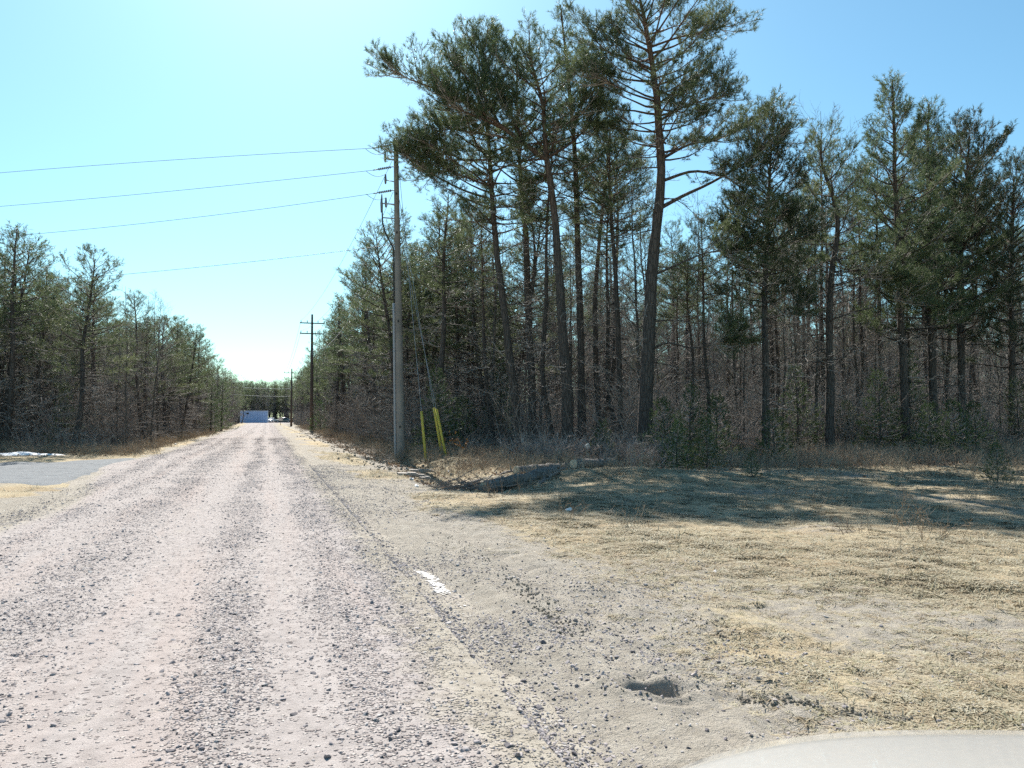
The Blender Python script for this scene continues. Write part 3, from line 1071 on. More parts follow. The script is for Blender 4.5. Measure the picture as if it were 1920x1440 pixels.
def make_car(loc, rz, paint, label, fine=1):
    """saloon, nose towards +Y, origin under the nose centre; y runs backwards from 0 to -4.5"""
    o = empty('car', loc, rz)
    tag(o, label, 'car')
    yy = np.array([0.0, -0.03, -0.10, -0.25, -0.6, -1.1, -1.35, -2.0, -3.0, -3.6, -4.2, -4.42, -4.5])
    top = np.array([0.60, 0.70, 0.765, 0.81, 0.865, 0.93, 0.97, 0.98, 0.98, 1.0, 0.97, 0.90, 0.66])
    wid = np.array([0.60, 0.68, 0.74, 0.79, 0.855, 0.88, 0.89, 0.89, 0.89, 0.88, 0.83, 0.76, 0.62])
    bot = np.array([0.42, 0.28, 0.24, 0.22, 0.2, 0.2, 0.2, 0.2, 0.2, 0.2, 0.24, 0.3, 0.45])

    def itp(y, a):
        return np.interp(-y, -yy, a)

    def sec_body(y):
        zt, wd, zb = itp(y, top), itp(y, wid), itp(y, bot)
        a = np.linspace(-1, 1, 21 * fine + 1)
        x = wd * np.sign(a) * np.abs(a) ** 0.8
        crown = zt - (zt - 0.72) * 0.0 - 0.075 * np.abs(a) ** 2.2 - 0.10 * np.clip((np.abs(a) - 0.86) / 0.14, 0, 1) ** 2
        ring = np.stack([x, np.full_like(x, y) + 0.0 * x, crown], -1)
        ring[:, 1] -= 0.14 * np.abs(a) ** 2.5 * math.exp(y * 1.2)          # nose rounded in plan
        lo_ = np.array([[-wd * 1.02, y, zt - 0.30], [-wd * 1.0, y, zb + 0.08], [-wd * 0.94, y, zb]])
        lo_[:, 1] -= 0.14 * math.exp(y * 1.2)
        hi_ = lo_[::-1] * np.array([-1, 1, 1])
        return np.vstack([lo_[::-1], ring, hi_[::-1]])
    ys = np.unique(np.concatenate([-np.linspace(0, 1.3, 26 * fine), -np.linspace(1.3, 4.5, 24), yy]))[::-1]
    split = -1.28
    V, Q = loft([y for y in ys if y >= split - 1e-6 or True], sec_body)
    me = mesh_np('body', V, [Q], True)
    ob('body', me, paint, o)
    # hood panel: its own sheet 4 mm proud with a shut line round it
    hy = -np.linspace(0.13, 1.22, 24 * fine)

    def sec_hood(y):
        rg_ = sec_body(y)[3:-3]
        k = len(rg_)
        m_ = int(k * 0.07)
        rg_ = rg_[m_:k - m_].copy()
        rg_[:, 2] += 0.005
        return rg_
    V, Q = loft(hy, sec_hood)
    ob('hood', mesh_np('hood', V, [Q], True), paint, o)
    # cabin
    cy = np.array([-1.15, -1.55, -1.95, -2.2, -2.9, -3.3, -3.75])
    cz = np.array([0.96, 1.20, 1.38, 1.42, 1.42, 1.34, 1.02])
    cw = np.array([0.74, 0.68, 0.61, 0.59, 0.59, 0.60, 0.70])

    def sec_cab(y):
        zt, wt = np.interp(-y, -cy, cz), np.interp(-y, -cy, cw)
        a = np.linspace(-1, 1, 11)
        r_ = np.stack([wt * a, np.full(11, y), zt - 0.05 * np.abs(a) ** 3], -1)
        return np.vstack([[[-0.84, y, 0.93]], r_, [[0.84, y, 0.93]]])
    V, Q = loft(cy, sec_cab)
    ob('cabin', mesh_np('cabin', V, [Q], True), paint, o)
    MB().add([[-0.66, -1.22, 1.015], [0.66, -1.22, 1.015], [0.55, -1.93, 1.385], [-0.55, -1.93, 1.385]], [[0, 1, 2, 3]]).build('windscreen', M['glass'], o)
    MB().add([[-0.56, -3.32, 1.335], [0.56, -3.32, 1.335], [0.63, -3.72, 1.06], [-0.63, -3.72, 1.06]], [[0, 1, 2, 3]]).build('rear_window', M['glass'], o)
    for s in (-1, 1):
        for y0, y1 in ((-1.75, -2.45), (-2.55, -3.3)):
            MB().add([[s * 0.842, y0 + 0.12, 0.99], [s * 0.842, y1, 0.99], [s * 0.65, y1 + 0.02, 1.33], [s * 0.65, y0 - 0.1, 1.33]], [[0, 1, 2, 3]]).build('side_window', M['glass'], o)
        mr = MB().box((s * 0.98, -1.6, 0.98), (0.18, 0.1, 0.13)).build('wing_mirror', paint, o)
        MB().box((s * 0.98, -1.655, 0.98), (0.15, 0.012, 0.1)).build('mirror_glass', M['glass'], mr)
        hl = MB()
        hl.add(*loft([0.0, 1.0], lambda q: np.array([[s * x, -0.02 - 0.14 * (x / 0.74) ** 2.5 - 0.06 * q + 0.02, 0.53 + 0.14 * q] for x in np.linspace(0.40, 0.70, 7)])))
        hl.build('headlight', M['lamp'], o, True)
        for y in (-0.85, -3.55):
            wh = empty('wheel', (0, 0, 0))
            wh.parent = o
            wh.location = (s * 0.80, y, 0.31)
            MB().tube(np.array([[s * -0.1, 0, 0], [s * -0.08, 0, 0], [s * 0.08, 0, 0], [s * 0.1, 0, 0]]), [0.27, 0.31, 0.31, 0.27], 28, True).build('tyre', M['tyre'], wh, True)
            MB().tube(np.array([[s * 0.07, 0, 0], [s * 0.112, 0, 0]]), [0.2, 0.16], 20, True).build('rim', M['rim'], wh, True)
    gr = MB().box((0, 0.005, 0.56), (0.62, 0.03, 0.12)).build('grille', M['dark'], o)
    for k in range(3):
        MB().box((0, 0.025, 0.525 + 0.035 * k), (0.6, 0.015, 0.012)).build('bar', M['rim'], gr)
    MB().tube(np.array([[x, 0.06 - 0.16 * (abs(x) / 0.74) ** 2.5, 0.40] for x in np.linspace(-0.78, 0.78, 13)]), 0.075, 8, True).build('bumper', paint, o, True)
    return o


M['paint_cream'] = car_paint('pale_beige_car_paint', (0.50, 0.485, 0.455))
M['paint_white'] = car_paint('white_car_paint', (0.74, 0.74, 0.74))
M['paint_teal'] = car_paint('dark_teal_car_paint', (0.015, 0.07, 0.075))
a = at(503, 789, 214)
make_car((a[0], a[1], 0), R(160), M['paint_white'], 'white car half hidden behind the pale blue shed')
a = at(514, 789, 212)
make_car((a[0], a[1], 0), R(95), M['paint_teal'], 'dark teal car parked beside the pale blue shed')

# far roadside signs
M['sign_white'] = plain('pale_sign_face', (0.72, 0.70, 0.66), 0.6)
M['sign_red'] = plain('faded_red_sign_face', (0.45, 0.22, 0.20), 0.6)
for px, py, dd, face, lab in ((526, 797, 150, 'sign_white', 'small pale sign on a dark post at the right verge near the shed'), (428, 797, 140, 'sign_red', 'small faded red and white sign at the left verge near the shed')):
    a = at(px, py, dd)
    o = empty('road_sign', (a[0], a[1], 0.0))
    tag(o, lab, 'sign')
    MB().box((0, 0, 0.75), (0.09, 0.09, 1.5)).build('post', M['pole_dark'], o)
    pl = MB().box((0, -0.07, 1.15), (0.7, 0.03, 0.6)).build('panel', M[face], o)
    MB().box((0, -0.09, 1.15), (0.5, 0.012, 0.12)).build('stripe', M['sign_red' if face == 'sign_white' else 'sign_white'], pl)

# leftover snow by the left wood
t = NT('old_snow')
n1 = t.noise(t.coord('Object'), 5, 5, 0.6)
M['snow'] = t.fin(t.mix(n1, (0.70, 0.72, 0.74), (0.86, 0.87, 0.88)), 0.7, 0.3, t.bump(n1, 0.05, 0.5))
a0, a1 = gxy(-60, 857), gxy(112, 856)
th = np.linspace(0, 2 * PI, 48, endpoint=False)
cx, cy_ = (a0[0] + a1[0]) / 2, (a0[1] + a1[1]) / 2
lx, ang = math.hypot(a1[0] - a0[0], a1[1] - a0[1]) / 2, math.atan2(a1[1] - a0[1], a1[0] - a0[0])
V, Q, T3 = [], [], []
rs = np.linspace(1, 0.12, 8)
for r_ in rs:
    for q in th:
        wob = 1 + 0.16 * math.sin(3 * q + 1) + 0.10 * math.sin(7 * q)
        u_, w_ = lx * r_ * wob * math.cos(q), 0.55 * r_ * wob * math.sin(q)
        x_, y_ = cx + u_ * math.cos(ang) - w_ * math.sin(ang), cy_ + u_ * math.sin(ang) + w_ * math.cos(ang)
        V.append((x_, y_, h1(x_, y_) - 0.05 + 0.15 * (1 - r_ ** 2.2) + 0.02 * math.sin(5 * u_)))
for i in range(len(rs) - 1):
    for j in range(48):
        Q.append((i * 48 + j, i * 48 + (j + 1) % 48, (i + 1) * 48 + (j + 1) % 48, (i + 1) * 48 + j))
b_ = (len(rs) - 1) * 48
Q += [(b_ + j, b_ + j + 1, b_ + 46 - j, b_ + 47 - j) for j in range(0, 23)]
tag(ob('snow_patch', mesh_np('snow_patch', V, [np.array(Q)], True), M['snow']), 'thin strip of old white snow before the left wood', 'snow')

# the car the photograph is taken from: only the hood shows
hx, hy_ = (FW * 2.02 + RT * 1.03)
make_car((hx, hy_, -0.005), -YAW, M['paint_cream'], 'pale beige car whose hood shows at the lower right corner', 2)

# ------------------------------------------------------------------ trees
def unit(v):
    return v / (np.linalg.norm(v) + 1e-9)


class Tree:
    def __init__(self, seed):
        self.rg = np.random.default_rng(seed)
        self.wood, self.twig = MB(), MB()
        self.sp, self.sd, self.st = [], [], []       # needle shoots: position, direction, tint

    def trunk(self, P, r, k=10):
        self.T = np.asarray(P, float)
        self.Tr = np.asarray(r, float)
        # finer and slightly crooked
        n = max(14, len(P) * 3)
        s = np.linspace(0, 1, n)
        s0 = np.linspace(0, 1, len(P))
        z = self.T[:, 2]
        s0 = (z - z[0]) / (z[-1] - z[0])
        Q = np.stack([np.interp(s, s0, self.T[:, i]) for i in range(3)], -1)
        Q[1:-1, :2] = (Q[:-2, :2] + 2 * Q[1:-1, :2] + Q[2:, :2]) / 4
        Q[2:, :2] += np.cumsum(self.rg.normal(0, 0.012, (n - 2, 2)), 0)
        rr = np.interp(s, s0, self.Tr)
        rr[0] *= 1.35
        rr[1] *= 1.08 if n > 20 else 1.0
        rr[1:-1] *= 1 + self.rg.normal(0, 0.04, n - 2)
        self.Q, self.Qr, self.H = Q, rr, Q[-1, 2]
        self.wood.tube(Q, rr, k)

    def on(self, t):
        z = t * self.H
        return np.array([np.interp(z, self.Q[:, 2], self.Q[:, i]) for i in range(3)]), np.interp(z, self.Q[:, 2], self.Qr)

    def shoots_along(self, a, b, step, tint):
        L = np.linalg.norm(b - a)
        n = max(1, int(L / step))
        d = unit(b - a)
        rg = self.rg
        for k in range(n):
            s = 1 - k / n * 0.75
            self.sp.append(a + (b - a) * s + rg.normal(0, 0.02, 3))
            self.sd.append(unit(d + rg.normal(0, 0.45, 3) + np.array([0, 0, 0.45])))
            self.st.append(np.clip(tint + rg.normal(0, 0.12), 0, 1))

    def limb(self, P, r0, leaf0=0.3, twigs=1.0, step=0.10, tlen=0.8, live=True, k=5, tint=0.5, r1=0.008, spread=(35, 65)):
        P = np.asarray(P, float)
        n = len(P)
        rg = self.rg
        mb = self.wood if r0 > 0.018 else self.twig
        mb.tube(P, r0 + (r1 - r0) * np.linspace(0, 1, n) ** 0.8, k if r0 > 0.03 else 4 if r0 > 0.014 else 3)
        seg = np.linalg.norm(np.diff(P, axis=0), axis=1)
        cum = np.concatenate([[0], np.cumsum(seg)])
        L = cum[-1]
        nt = max(2, int(L * 6.5 * twigs))
        side = 1
        for i in range(nt):
            s = leaf0 + (1 - leaf0) * (i + rg.random()) / nt
            s = min(s, 0.995)
            p = np.array([np.interp(s * L, cum, P[:, j]) for j in range(3)])
            q = np.array([np.interp(min(1, s + 0.06) * L, cum, P[:, j]) for j in range(3)])
            d = unit(q - p) if s < 0.93 else unit(P[-1] - P[-2])
            side = -side
            h = unit(np.cross(d, np.array([0, 0, 1.0])))
            a = R(rg.uniform(*spread))
            td = unit(d * math.cos(a) + h * side * math.sin(a) + np.array([0, 0, rg.normal(0.12 if live else -0.05, 0.17 if live else 0.28)]))
            tl = tlen * rg.uniform(0.45, 1.0) * (1.15 - 0.65 * s)
            mid = p + td * tl * 0.5 + rg.normal(0, 0.03, 3)
            e = mid + unit(td + np.array([0, 0, rg.uniform(0.0, 0.5) if live else rg.normal(-0.05, 0.3)]) + rg.normal(0, 0.2, 3)) * tl * 0.5
            self.twig.tube(np.array([p, mid, e]), np.array([0.007, 0.005, 0.003]) * (1.0 if live else 1.35), 3)
            if live:
                self.shoots_along(p + (mid - p) * 0.6, mid, step * 1.3, tint)
                self.shoots_along(mid, e, step * 0.66, tint)
            else:
                for _ in range(2):
                    f = mid + (e - mid) * rg.uniform(0, 0.8)
                    self.twig.tube(np.array([f, f + unit(td + rg.normal(0, 0.7, 3)) * tl * rg.uniform(0.2, 0.5)]), [0.006, 0.003], 3)
        if live:
            self.shoots_along(P[-2], P[-1], step * 0.7, tint)

    def branch(self, t, az, L, el, curve, r0, live=True, nseg=6, wob=0.10, **kw):
        p, tr = self.on(t)
        rg = self.rg
        P = [p]
        d = np.array([math.cos(az) * math.cos(el), math.sin(az) * math.cos(el), math.sin(el)])
        for i in range(nseg):
            p = p + d * L / nseg
            P.append(p)
            d = unit(d + np.array([0, 0, curve / nseg]) + rg.normal(0, wob, 3))
        self.limb(P, min(r0, tr * 0.7), live=live, **kw)


NV = None


def shoot_template(rg, n, ln, wd, axis):
    V = []
    for i in range(n):
        u_ = rg.random()
        az = rg.uniform(0, 2 * PI) + i * 2.4
        an = R(rg.uniform(22, 58))
        d = np.array([math.cos(az) * math.sin(an), math.sin(az) * math.sin(an), math.cos(an)])
        b = np.array([0, 0, u_ * axis])
        s = unit(np.cross(d, rg.normal(size=3))) * wd
        L = ln * rg.uniform(0.7, 1.15)
        V += [b - s, b + s, b + d * L]
    return np.array(V)


def needles_mesh(name, tr, n=12, ln=0.115, wd=0.0060, axis=0.14, scale=1.0):
    rg = tr.rg
    P, D, T = np.array(tr.sp), np.array(tr.sd), np.array(tr.st)
    m = len(P)
    temps = np.array([shoot_template(rg, n, ln, wd, axis) for _ in range(6)])
    k = rg.integers(0, 6, m)
    ref = np.where(np.abs(D[:, 2:3]) > 0.9, np.array([[1.0, 0, 0]]), np.array([[0, 0, 1.0]]))
    A = np.cross(D, ref)
    A /= np.linalg.norm(A, axis=1)[:, None]
    B = np.cross(D, A)
    ph = rg.uniform(0, 2 * PI, m)[:, None]
    A2, B2 = A * np.cos(ph) + B * np.sin(ph), -A * np.sin(ph) + B * np.cos(ph)
    S = rg.uniform(0.8, 1.3, m)[:, None, None] * scale
    t = temps[k] * S
    V = P[:, None, :] + t[:, :, 0:1] * A2[:, None, :] + t[:, :, 1:2] * B2[:, None, :] + t[:, :, 2:3] * D[:, None, :]
    F = np.arange(m * n * 3).reshape(-1, 3)
    tint = np.repeat(T, n * 3)
    return mesh_np(name, V.reshape(-1, 3), [F], False, {'tint': tint})


def pine(seed, P, r, live0=0.5, Rc=2.2, n_live=48, n_dead=26, dead0=0.1, shape='round', tint=0.45, dead_len=1.4, limbs=(), step=0.085, nk=12, nscale=1.12, dead_tw=1.0, top_el=55, k=10, twigs=1.5, dir_bias=None):
    tr = Tree(seed)
    rg = tr.rg
    tr.trunk(P, r, k)
    az = rg.uniform(0, 6.28)
    n_live = int(n_live)
    for i in range(n_live):
        t = live0 + (0.985 - live0) * ((i + rg.random()) / n_live) ** 0.92
        u_ = (t - live0) / (1 - live0)
        if shape == 'spire':
            L = Rc * (1.0 - u_) ** 0.8 * (0.55 + 0.45 * min(1, u_ * 5)) + 0.22
        else:
            L = Rc * math.sin(PI * (0.22 + 0.72 * u_)) ** 0.8 + 0.25
        L *= rg.uniform(0.6, 1.2)
        az += 2.4 + rg.normal(0, 0.4)
        if dir_bias is not None:
            L *= 1 + dir_bias[1] * math.cos(az - dir_bias[0])
        el = R(np.interp(u_, [0, 0.5, 1], [2, 18, top_el]) + rg.normal(0, 8))
        tr.branch(t, az, max(L, 0.25), el, 0.55, 0.012 + 0.013 * L, live=True, leaf0=0.40 if L > 1 else 0.15, tlen=0.40 + 0.16 * L, step=step, tint=tint + rg.normal(0, 0.13), twigs=twigs)
    for i in range(n_dead):
        t = dead0 + (live0 + 0.08 - dead0) * rg.random()
        az += 2.4 + rg.normal(0, 0.5)
        L = dead_len * rg.uniform(0.4, 1.15)
        tr.branch(t, az, L, R(rg.normal(2, 14)), rg.normal(-0.1, 0.3), 0.010 + 0.008 * L, live=False, wob=0.16, leaf0=0.25, tlen=0.42 + 0.15 * L, twigs=0.75 * dead_tw)
    for lp, r0, l0, tl in limbs:
        tr.limb(lp, r0, leaf0=l0, tlen=tl, twigs=1.3, step=step, tint=tint, k=7, r1=0.012)
        # side boughs
        lp = np.asarray(lp, float)
        for _ in range(int(len(lp) * 2.2)):
            s = rg.uniform(max(0.25, l0 - 0.1), 0.97) * (len(lp) - 1)
            i0 = int(s)
            p = lp[i0] + (lp[min(i0 + 1, len(lp) - 1)] - lp[i0]) * (s - i0)
            d = unit(lp[min(i0 + 1, len(lp) - 1)] - lp[max(0, i0 - 1)])
            d = unit(d + rg.normal(0, 0.75, 3) + np.array([0, 0, 0.25]))
            L = rg.uniform(0.6, 1.5)
            B_ = [p]
            for q in range(4):
                B_.append(B_[-1] + d * L / 4)
                d = unit(d + np.array([0, 0, 0.12]) + rg.normal(0, 0.1, 3))
            tr.limb(B_, 0.018, leaf0=0.25, tlen=0.55, step=step, tint=tint)
    wood = tr.wood.mesh('trunk', True)
    wood.materials.append(M['bark'])
    tw = tr.twig.mesh('branches', False)
    tw.materials.append(M['twig'])
    nd = needles_mesh('crown', tr, nk, scale=nscale)
    return wood, tw, nd


def bare(seed, H, r0, spread=0.45, n1=26, depth=3, low=0.2, lean=(0, 0), fork=False, fine=1.0):
    tr = Tree(seed)
    rg = tr.rg
    z = np.linspace(0, H, 9)
    P = np.stack([lean[0] * (z / H) ** 1.3 * H + np.cumsum(rg.normal(0, 0.05, 9)), lean[1] * (z / H) ** 1.3 * H + np.cumsum(rg.normal(0, 0.05, 9)), z], -1)
    P[0, :2] = 0
    tr.trunk(P, r0 * (1 - 0.93 * (z / H) ** 0.9), 8)

    def grow(p, d, L, r, lev):
        pts = [p]
        n = 5 if lev == 0 else 4 if lev == 1 else 3
        for i in range(n):
            p = p + d * L / n
            pts.append(p)
            d = unit(d + np.array([0, 0, 0.14]) + rg.normal(0, 0.13, 3))
        (tr.wood if r > 0.02 else tr.twig).tube(np.array(pts), r * (1 - 0.75 * np.linspace(0, 1, n + 1)), 5 if r > 0.02 else 3)
        if lev < depth - 1:
            m = int((6 if lev == 0 else 4) * fine * rg.uniform(0.7, 1.3)) + 1
            for _ in range(m):
                s = rg.uniform(0.25, 1.0) * n
                i0 = min(int(s), n - 1)
                q = pts[i0] + (pts[i0 + 1] - pts[i0]) * (s - i0)
                dd = unit(pts[i0 + 1] - pts[i0])
                a = R(rg.uniform(25, 60))
                pr = unit(np.cross(dd, rg.normal(size=3)))
                grow(q, unit(dd * math.cos(a) + pr * math.sin(a) + np.array([0, 0, 0.15])), L * rg.uniform(0.35, 0.6), max(r * 0.5, 0.005), lev + 1)
    az = rg.uniform(0, 6)
    for i in range(n1):
        t = low + (0.97 - low) * (i + rg.random()) / n1
        p, rr = tr.on(t)
        az += 2.4 + rg.normal(0, 0.4)
        el = R(rg.uniform(28, 62))
        L = H * spread * (0.25 + 0.75 * math.sin(PI * min(1, 0.15 + t * 0.85))) * rg.uniform(0.5, 1.0) * 0.6
        grow(p, np.array([math.cos(az) * math.cos(el), math.sin(az) * math.cos(el), math.sin(el)]), L, max(0.007, min(rr * 0.45, 0.05)), 0)
    wood = tr.wood.mesh('trunk', True)
    wood.materials.append(M['bark_bare'])
    tw = tr.twig.mesh('crown', False)
    tw.materials.append(M['twig_bare'])
    return wood, tw


def spruce(seed, H, Rc, n=60, tint=0.5, ns=1.0):
    tr = Tree(seed)
    rg = tr.rg
    tr.trunk([[0, 0, 0], [0.02, 0, H * 0.5], [0, 0.02, H]], [0.018 * H, 0.011 * H, 0.004], 6)
    az = 0
    for i in range(n):
        t = 0.04 + 0.94 * (i + rg.random()) / n
        az += 2.4
        L = Rc * (1 - t) ** 0.85 * rg.uniform(0.7, 1.1) + 0.08
        tr.branch(t, az, L, R(np.interp(t, [0, 1], [-12, 40])), 0.3, 0.008 + 0.004 * L, True, 5, 0.08, leaf0=0.12, tlen=0.16 + 0.22 * L, step=0.075, tint=tint + rg.normal(0, 0.1), spread=(30, 55))
    wood = tr.wood.mesh('trunk', True) if tr.wood.V else None
    wood.materials.append(M['bark'])
    tw = tr.twig.mesh('branches', False)
    tw.materials.append(M['twig'])
    nd = needles_mesh('crown', tr, 18, 0.06, 0.0045, 0.12, ns * 1.35)
    return wood, tw, nd


def tri_count(parts):
    return sum(sum(len(p.vertices) - 2 for p in me.polygons) for me in parts)


def place(name, parts, loc, rz, sc_, label, cat, group=None, needle='needle', tilt=(0, 0)):
    o = empty(name, loc, rz)
    o.rotation_euler = (tilt[0], tilt[1], rz)
    o.scale = sc_ if hasattr(sc_, '__len__') else (sc_, sc_, sc_)
    tag(o, label, cat, group)
    for me in parts:
        nm = me.name.split('.')[0]
        if not me.materials:
            me.materials.append(M[needle])
        c = bpy.data.objects.new(nm, me)
        C.objects.link(c)
        c.parent = o
        if nm == 'branches':
            c['kind'] = 'stuff'
    return o


# ---- the tall pines at the corner of the right wood, each traced along its own trunk
def hero(name, seed, pts, d, r0, label, limbs=(), needle='needle', group='tall pines at the corner of the wood', r1=0.025, **kw):
    base = at(pts[0][0], pts[0][1], d)
    bx, by = base[0], base[1]
    bz = h1(bx, by) - 0.05
    W = [np.array([bx, by, bz])] + [at(x, y, d) for x, y in pts[1:]]
    O = W[0]
    P = np.array(W) - O
    z = P[:, 2] / P[-1, 2]
    r = r0 * (1 - z) ** 0.75 + r1
    lm = []
    for lp, rad, l0, tl, dep in limbs:
        # a limb swings in depth as well as across
        nn = len(lp)
        raw = np.array([at(x, y, d + dep * (i / (nn - 1)) ** 1.2) for i, (x, y) in enumerate(lp)]) - O
        s0, s1 = np.linspace(0, 1, nn), np.linspace(0, 1, nn * 3)
        raw = np.stack([np.interp(s1, s0, raw[:, i]) for i in range(3)], -1)
        raw[1:-1] = (raw[:-2] + 2 * raw[1:-1] + raw[2:]) / 4
        lm.append((raw, rad, l0, tl))
    parts = pine(seed, P, r, limbs=lm, **kw)
    return place(name, parts, O, 0, 1, label, 'pine tree', group, needle)


hero('pine_tree', 11, [(1208, 862), (1210, 760), (1213, 640), (1219, 500), (1232, 400), (1239, 330), (1232, 230), (1222, 130), (1208, 60), (1195, 0), (1186, -45)], 26.5, 0.235,
     'thickest tallest pine with a dark trunk and crown cut by the top of the photo', live0=0.61, Rc=2.35, n_live=74, n_dead=20, dead0=0.12, dead_len=2.0, tint=0.42,
     limbs=[([(1242, 388), (1285, 365), (1330, 345), (1400, 305), (1440, 268), (1472, 245)], 0.075, 0.62, 0.7, -1.0),
            ([(1240, 340), (1300, 318), (1360, 330), (1400, 360), (1430, 400)], 0.06, 0.35, 0.9, -1.5),
            ([(1238, 300), (1290, 270), (1350, 262), (1410, 230)], 0.06, 0.4, 0.8, 1.2),
            ([(1230, 230), (1280, 200), (1330, 185), (1362, 178)], 0.05, 0.4, 0.9, -0.8),
            ([(1222, 130), (1180, 110), (1130, 95), (1105, 55)], 0.05, 0.35, 0.8, 0.6),
            ([(1228, 190), (1180, 175), (1135, 150), (1115, 145)], 0.04, 0.4, 0.8, -1.0),
            ([(1215, 90), (1270, 70), (1320, 60), (1350, 50)], 0.045, 0.35, 0.9, 0.5),
            ([(1217, 520), (1260, 500), (1330, 470), (1400, 470)], 0.05, 0.7, 0.7, -1.0),
            ([(1212, 660), (1250, 640), (1300, 655), (1360, 640)], 0.045, 0.95, 0.4, -1.0)])
hero('pine_tree', 12, [(1065, 858), (1064, 760), (1058, 660), (1050, 520), (1042, 420), (1030, 330), (1022, 280), (1018, 200), (1000, 130), (985, 95)], 28.2, 0.20,
     'forked pine whose long bough reaches left over the road side', live0=0.68, Rc=2.2, n_live=38, n_dead=18, dead0=0.2, dead_len=1.8, tint=0.5,
     limbs=[([(1027, 300), (985, 272), (935, 232), (880, 195), (820, 168), (770, 150), (725, 127)], 0.11, 0.42, 1.0, -1.2),
            ([(985, 272), (940, 255), (890, 250), (850, 240), (810, 250)], 0.06, 0.3, 1.0, 1.0),
            ([(935, 232), (915, 190), (880, 150), (850, 120)], 0.06, 0.25, 1.0, -0.9),
            ([(985, 272), (960, 220), (930, 160), (905, 100)], 0.07, 0.3, 1.0, 0.8),
            ([(960, 250), (910, 225), (860, 205), (835, 180)], 0.06, 0.2, 1.1, -1.6),
            ([(1028, 295), (1070, 270), (1105, 235), (1130, 198)], 0.07, 0.55, 0.7, 0.8),
            ([(1020, 250), (1060, 235), (1095, 210)], 0.05, 0.3, 0.9, -0.8)])
hero('pine_tree', 13, [(1092, 848), (1087, 700), (1082, 520), (1074, 330), (1066, 200), (1056, 100), (1046, 8)], 31, 0.15,
     'slim pine with the pointed top between the forked and the tallest pine', live0=0.52, Rc=1.9, n_live=62, n_dead=14, dead0=0.25, shape='spire', tint=0.5)
hero('pine_tree', 14, [(974, 846), (966, 740), (948, 620), (930, 470), (920, 360), (914, 270), (908, 170), (905, 76)], 29.8, 0.15,
     'leaning pine left of the forked pine, green to its rounded top', live0=0.52, Rc=2.5, n_live=66, n_dead=30, dead0=0.2, dead_len=2.2, tint=0.5,
     limbs=[([(916, 372), (870, 358), (815, 330), (775, 300), (748, 282)], 0.05, 0.55, 0.7, -0.8),
            ([(915, 330), (870, 300), (820, 280), (790, 262)], 0.045, 0.4, 0.9, -1.4),
            ([(918, 350), (870, 330), (835, 320), (800, 330)], 0.045, 0.4, 0.9, 1.0),
            ([(912, 300), (860, 300), (815, 300), (790, 290)], 0.045, 0.3, 0.9, 0.3)])
hero('pine_tree', 15, [(1000, 842), (997, 700), (992, 600), (987, 430), (976, 330), (970, 220), (968, 118)], 32.5, 0.165,
     'pine behind the forked pine, straight brown trunk with a rough double stem', live0=0.62, Rc=2.1, n_live=40, n_dead=30, dead0=0.2, dead_len=1.8,
     limbs=[([(994, 560), (1004, 500), (1001, 440), (990, 390)], 0.12, 0.98, 0.2, 0.3)])
hero('pine_tree', 16, [(1168, 852), (1160, 700), (1157, 590), (1150, 450), (1144, 340), (1140, 262)], 29.5, 0.105,
     'slender grey-stemmed pine just left of the tallest pine', live0=0.66, Rc=1.5, n_live=34, n_dead=26, dead0=0.2, tint=0.6)
hero('pine_tree', 17, [(1124, 846), (1118, 700), (1117, 590), (1127, 430), (1140, 320), (1150, 235)], 34, 0.12,
     'slim curved pine half hidden behind the forked pine', live0=0.66, Rc=1.7, n_live=34, n_dead=22, dead0=0.25, tint=0.55)
hero('pine_tree', 18, [(1436, 850), (1434, 700), (1432, 560), (1438, 400), (1445, 272)], 26.5, 0.12,
     'dark bushy pine right of the tallest pine', live0=0.46, Rc=1.5, n_live=84, n_dead=26, dead0=0.15, tint=0.25, needle='needle_dark',
     limbs=[([(1434, 480), (1480, 455), (1520, 440)], 0.03, 0.3, 0.8, -0.6), ([(1434, 470), (1390, 440), (1350, 430)], 0.03, 0.3, 0.8, 0.6), ([(1433, 600), (1470, 590), (1500, 585)], 0.025, 0.5, 0.6, -0.8)])
RG = 'tall pines at the right end of the wood'
hero('pine_tree', 19, [(1556, 852), (1555, 700), (1552, 600), (1558, 500), (1574, 430), (1562, 370), (1536, 305), (1540, 262)], 27.5, 0.14,
     'crooked thin-crowned pine left of the right-hand pine clump', live0=0.55, Rc=1.4, n_live=30, n_dead=40, dead0=0.2, dead_len=1.9, tint=0.6, group=RG,
     limbs=[([(1556, 540), (1620, 520), (1680, 505)], 0.04, 0.5, 0.7, -0.8), ([(1556, 600), (1600, 585), (1660, 570), (1690, 560)], 0.035, 0.95, 0.4, -0.6)])
hero('pine_tree', 20, [(1700, 852), (1694, 700), (1688, 560), (1682, 400), (1678, 260), (1673, 150)], 28.5, 0.14,
     'tallest pine of the right-hand clump with a pointed top', live0=0.30, Rc=3.0, n_live=92, n_dead=24, dead0=0.12, shape='spire', tint=0.45, group=RG)
hero('pine_tree', 21, [(1752, 850), (1750, 700), (1746, 560), (1745, 400), (1742, 300), (1746, 194)], 30.5, 0.15,
     'second tallest pine of the right-hand clump', live0=0.32, Rc=2.9, n_live=88, n_dead=24, dead0=0.12, shape='spire', tint=0.4, group=RG)
hero('pine_tree', 22, [(1806, 846), (1802, 700), (1798, 500), (1806, 380), (1815, 255)], 31.5, 0.15,
     'dark broad pine in the middle of the right-hand clump', live0=0.34, Rc=2.8, n_live=78, n_dead=24, dead0=0.12, tint=0.25, needle='needle_dark', group=RG)
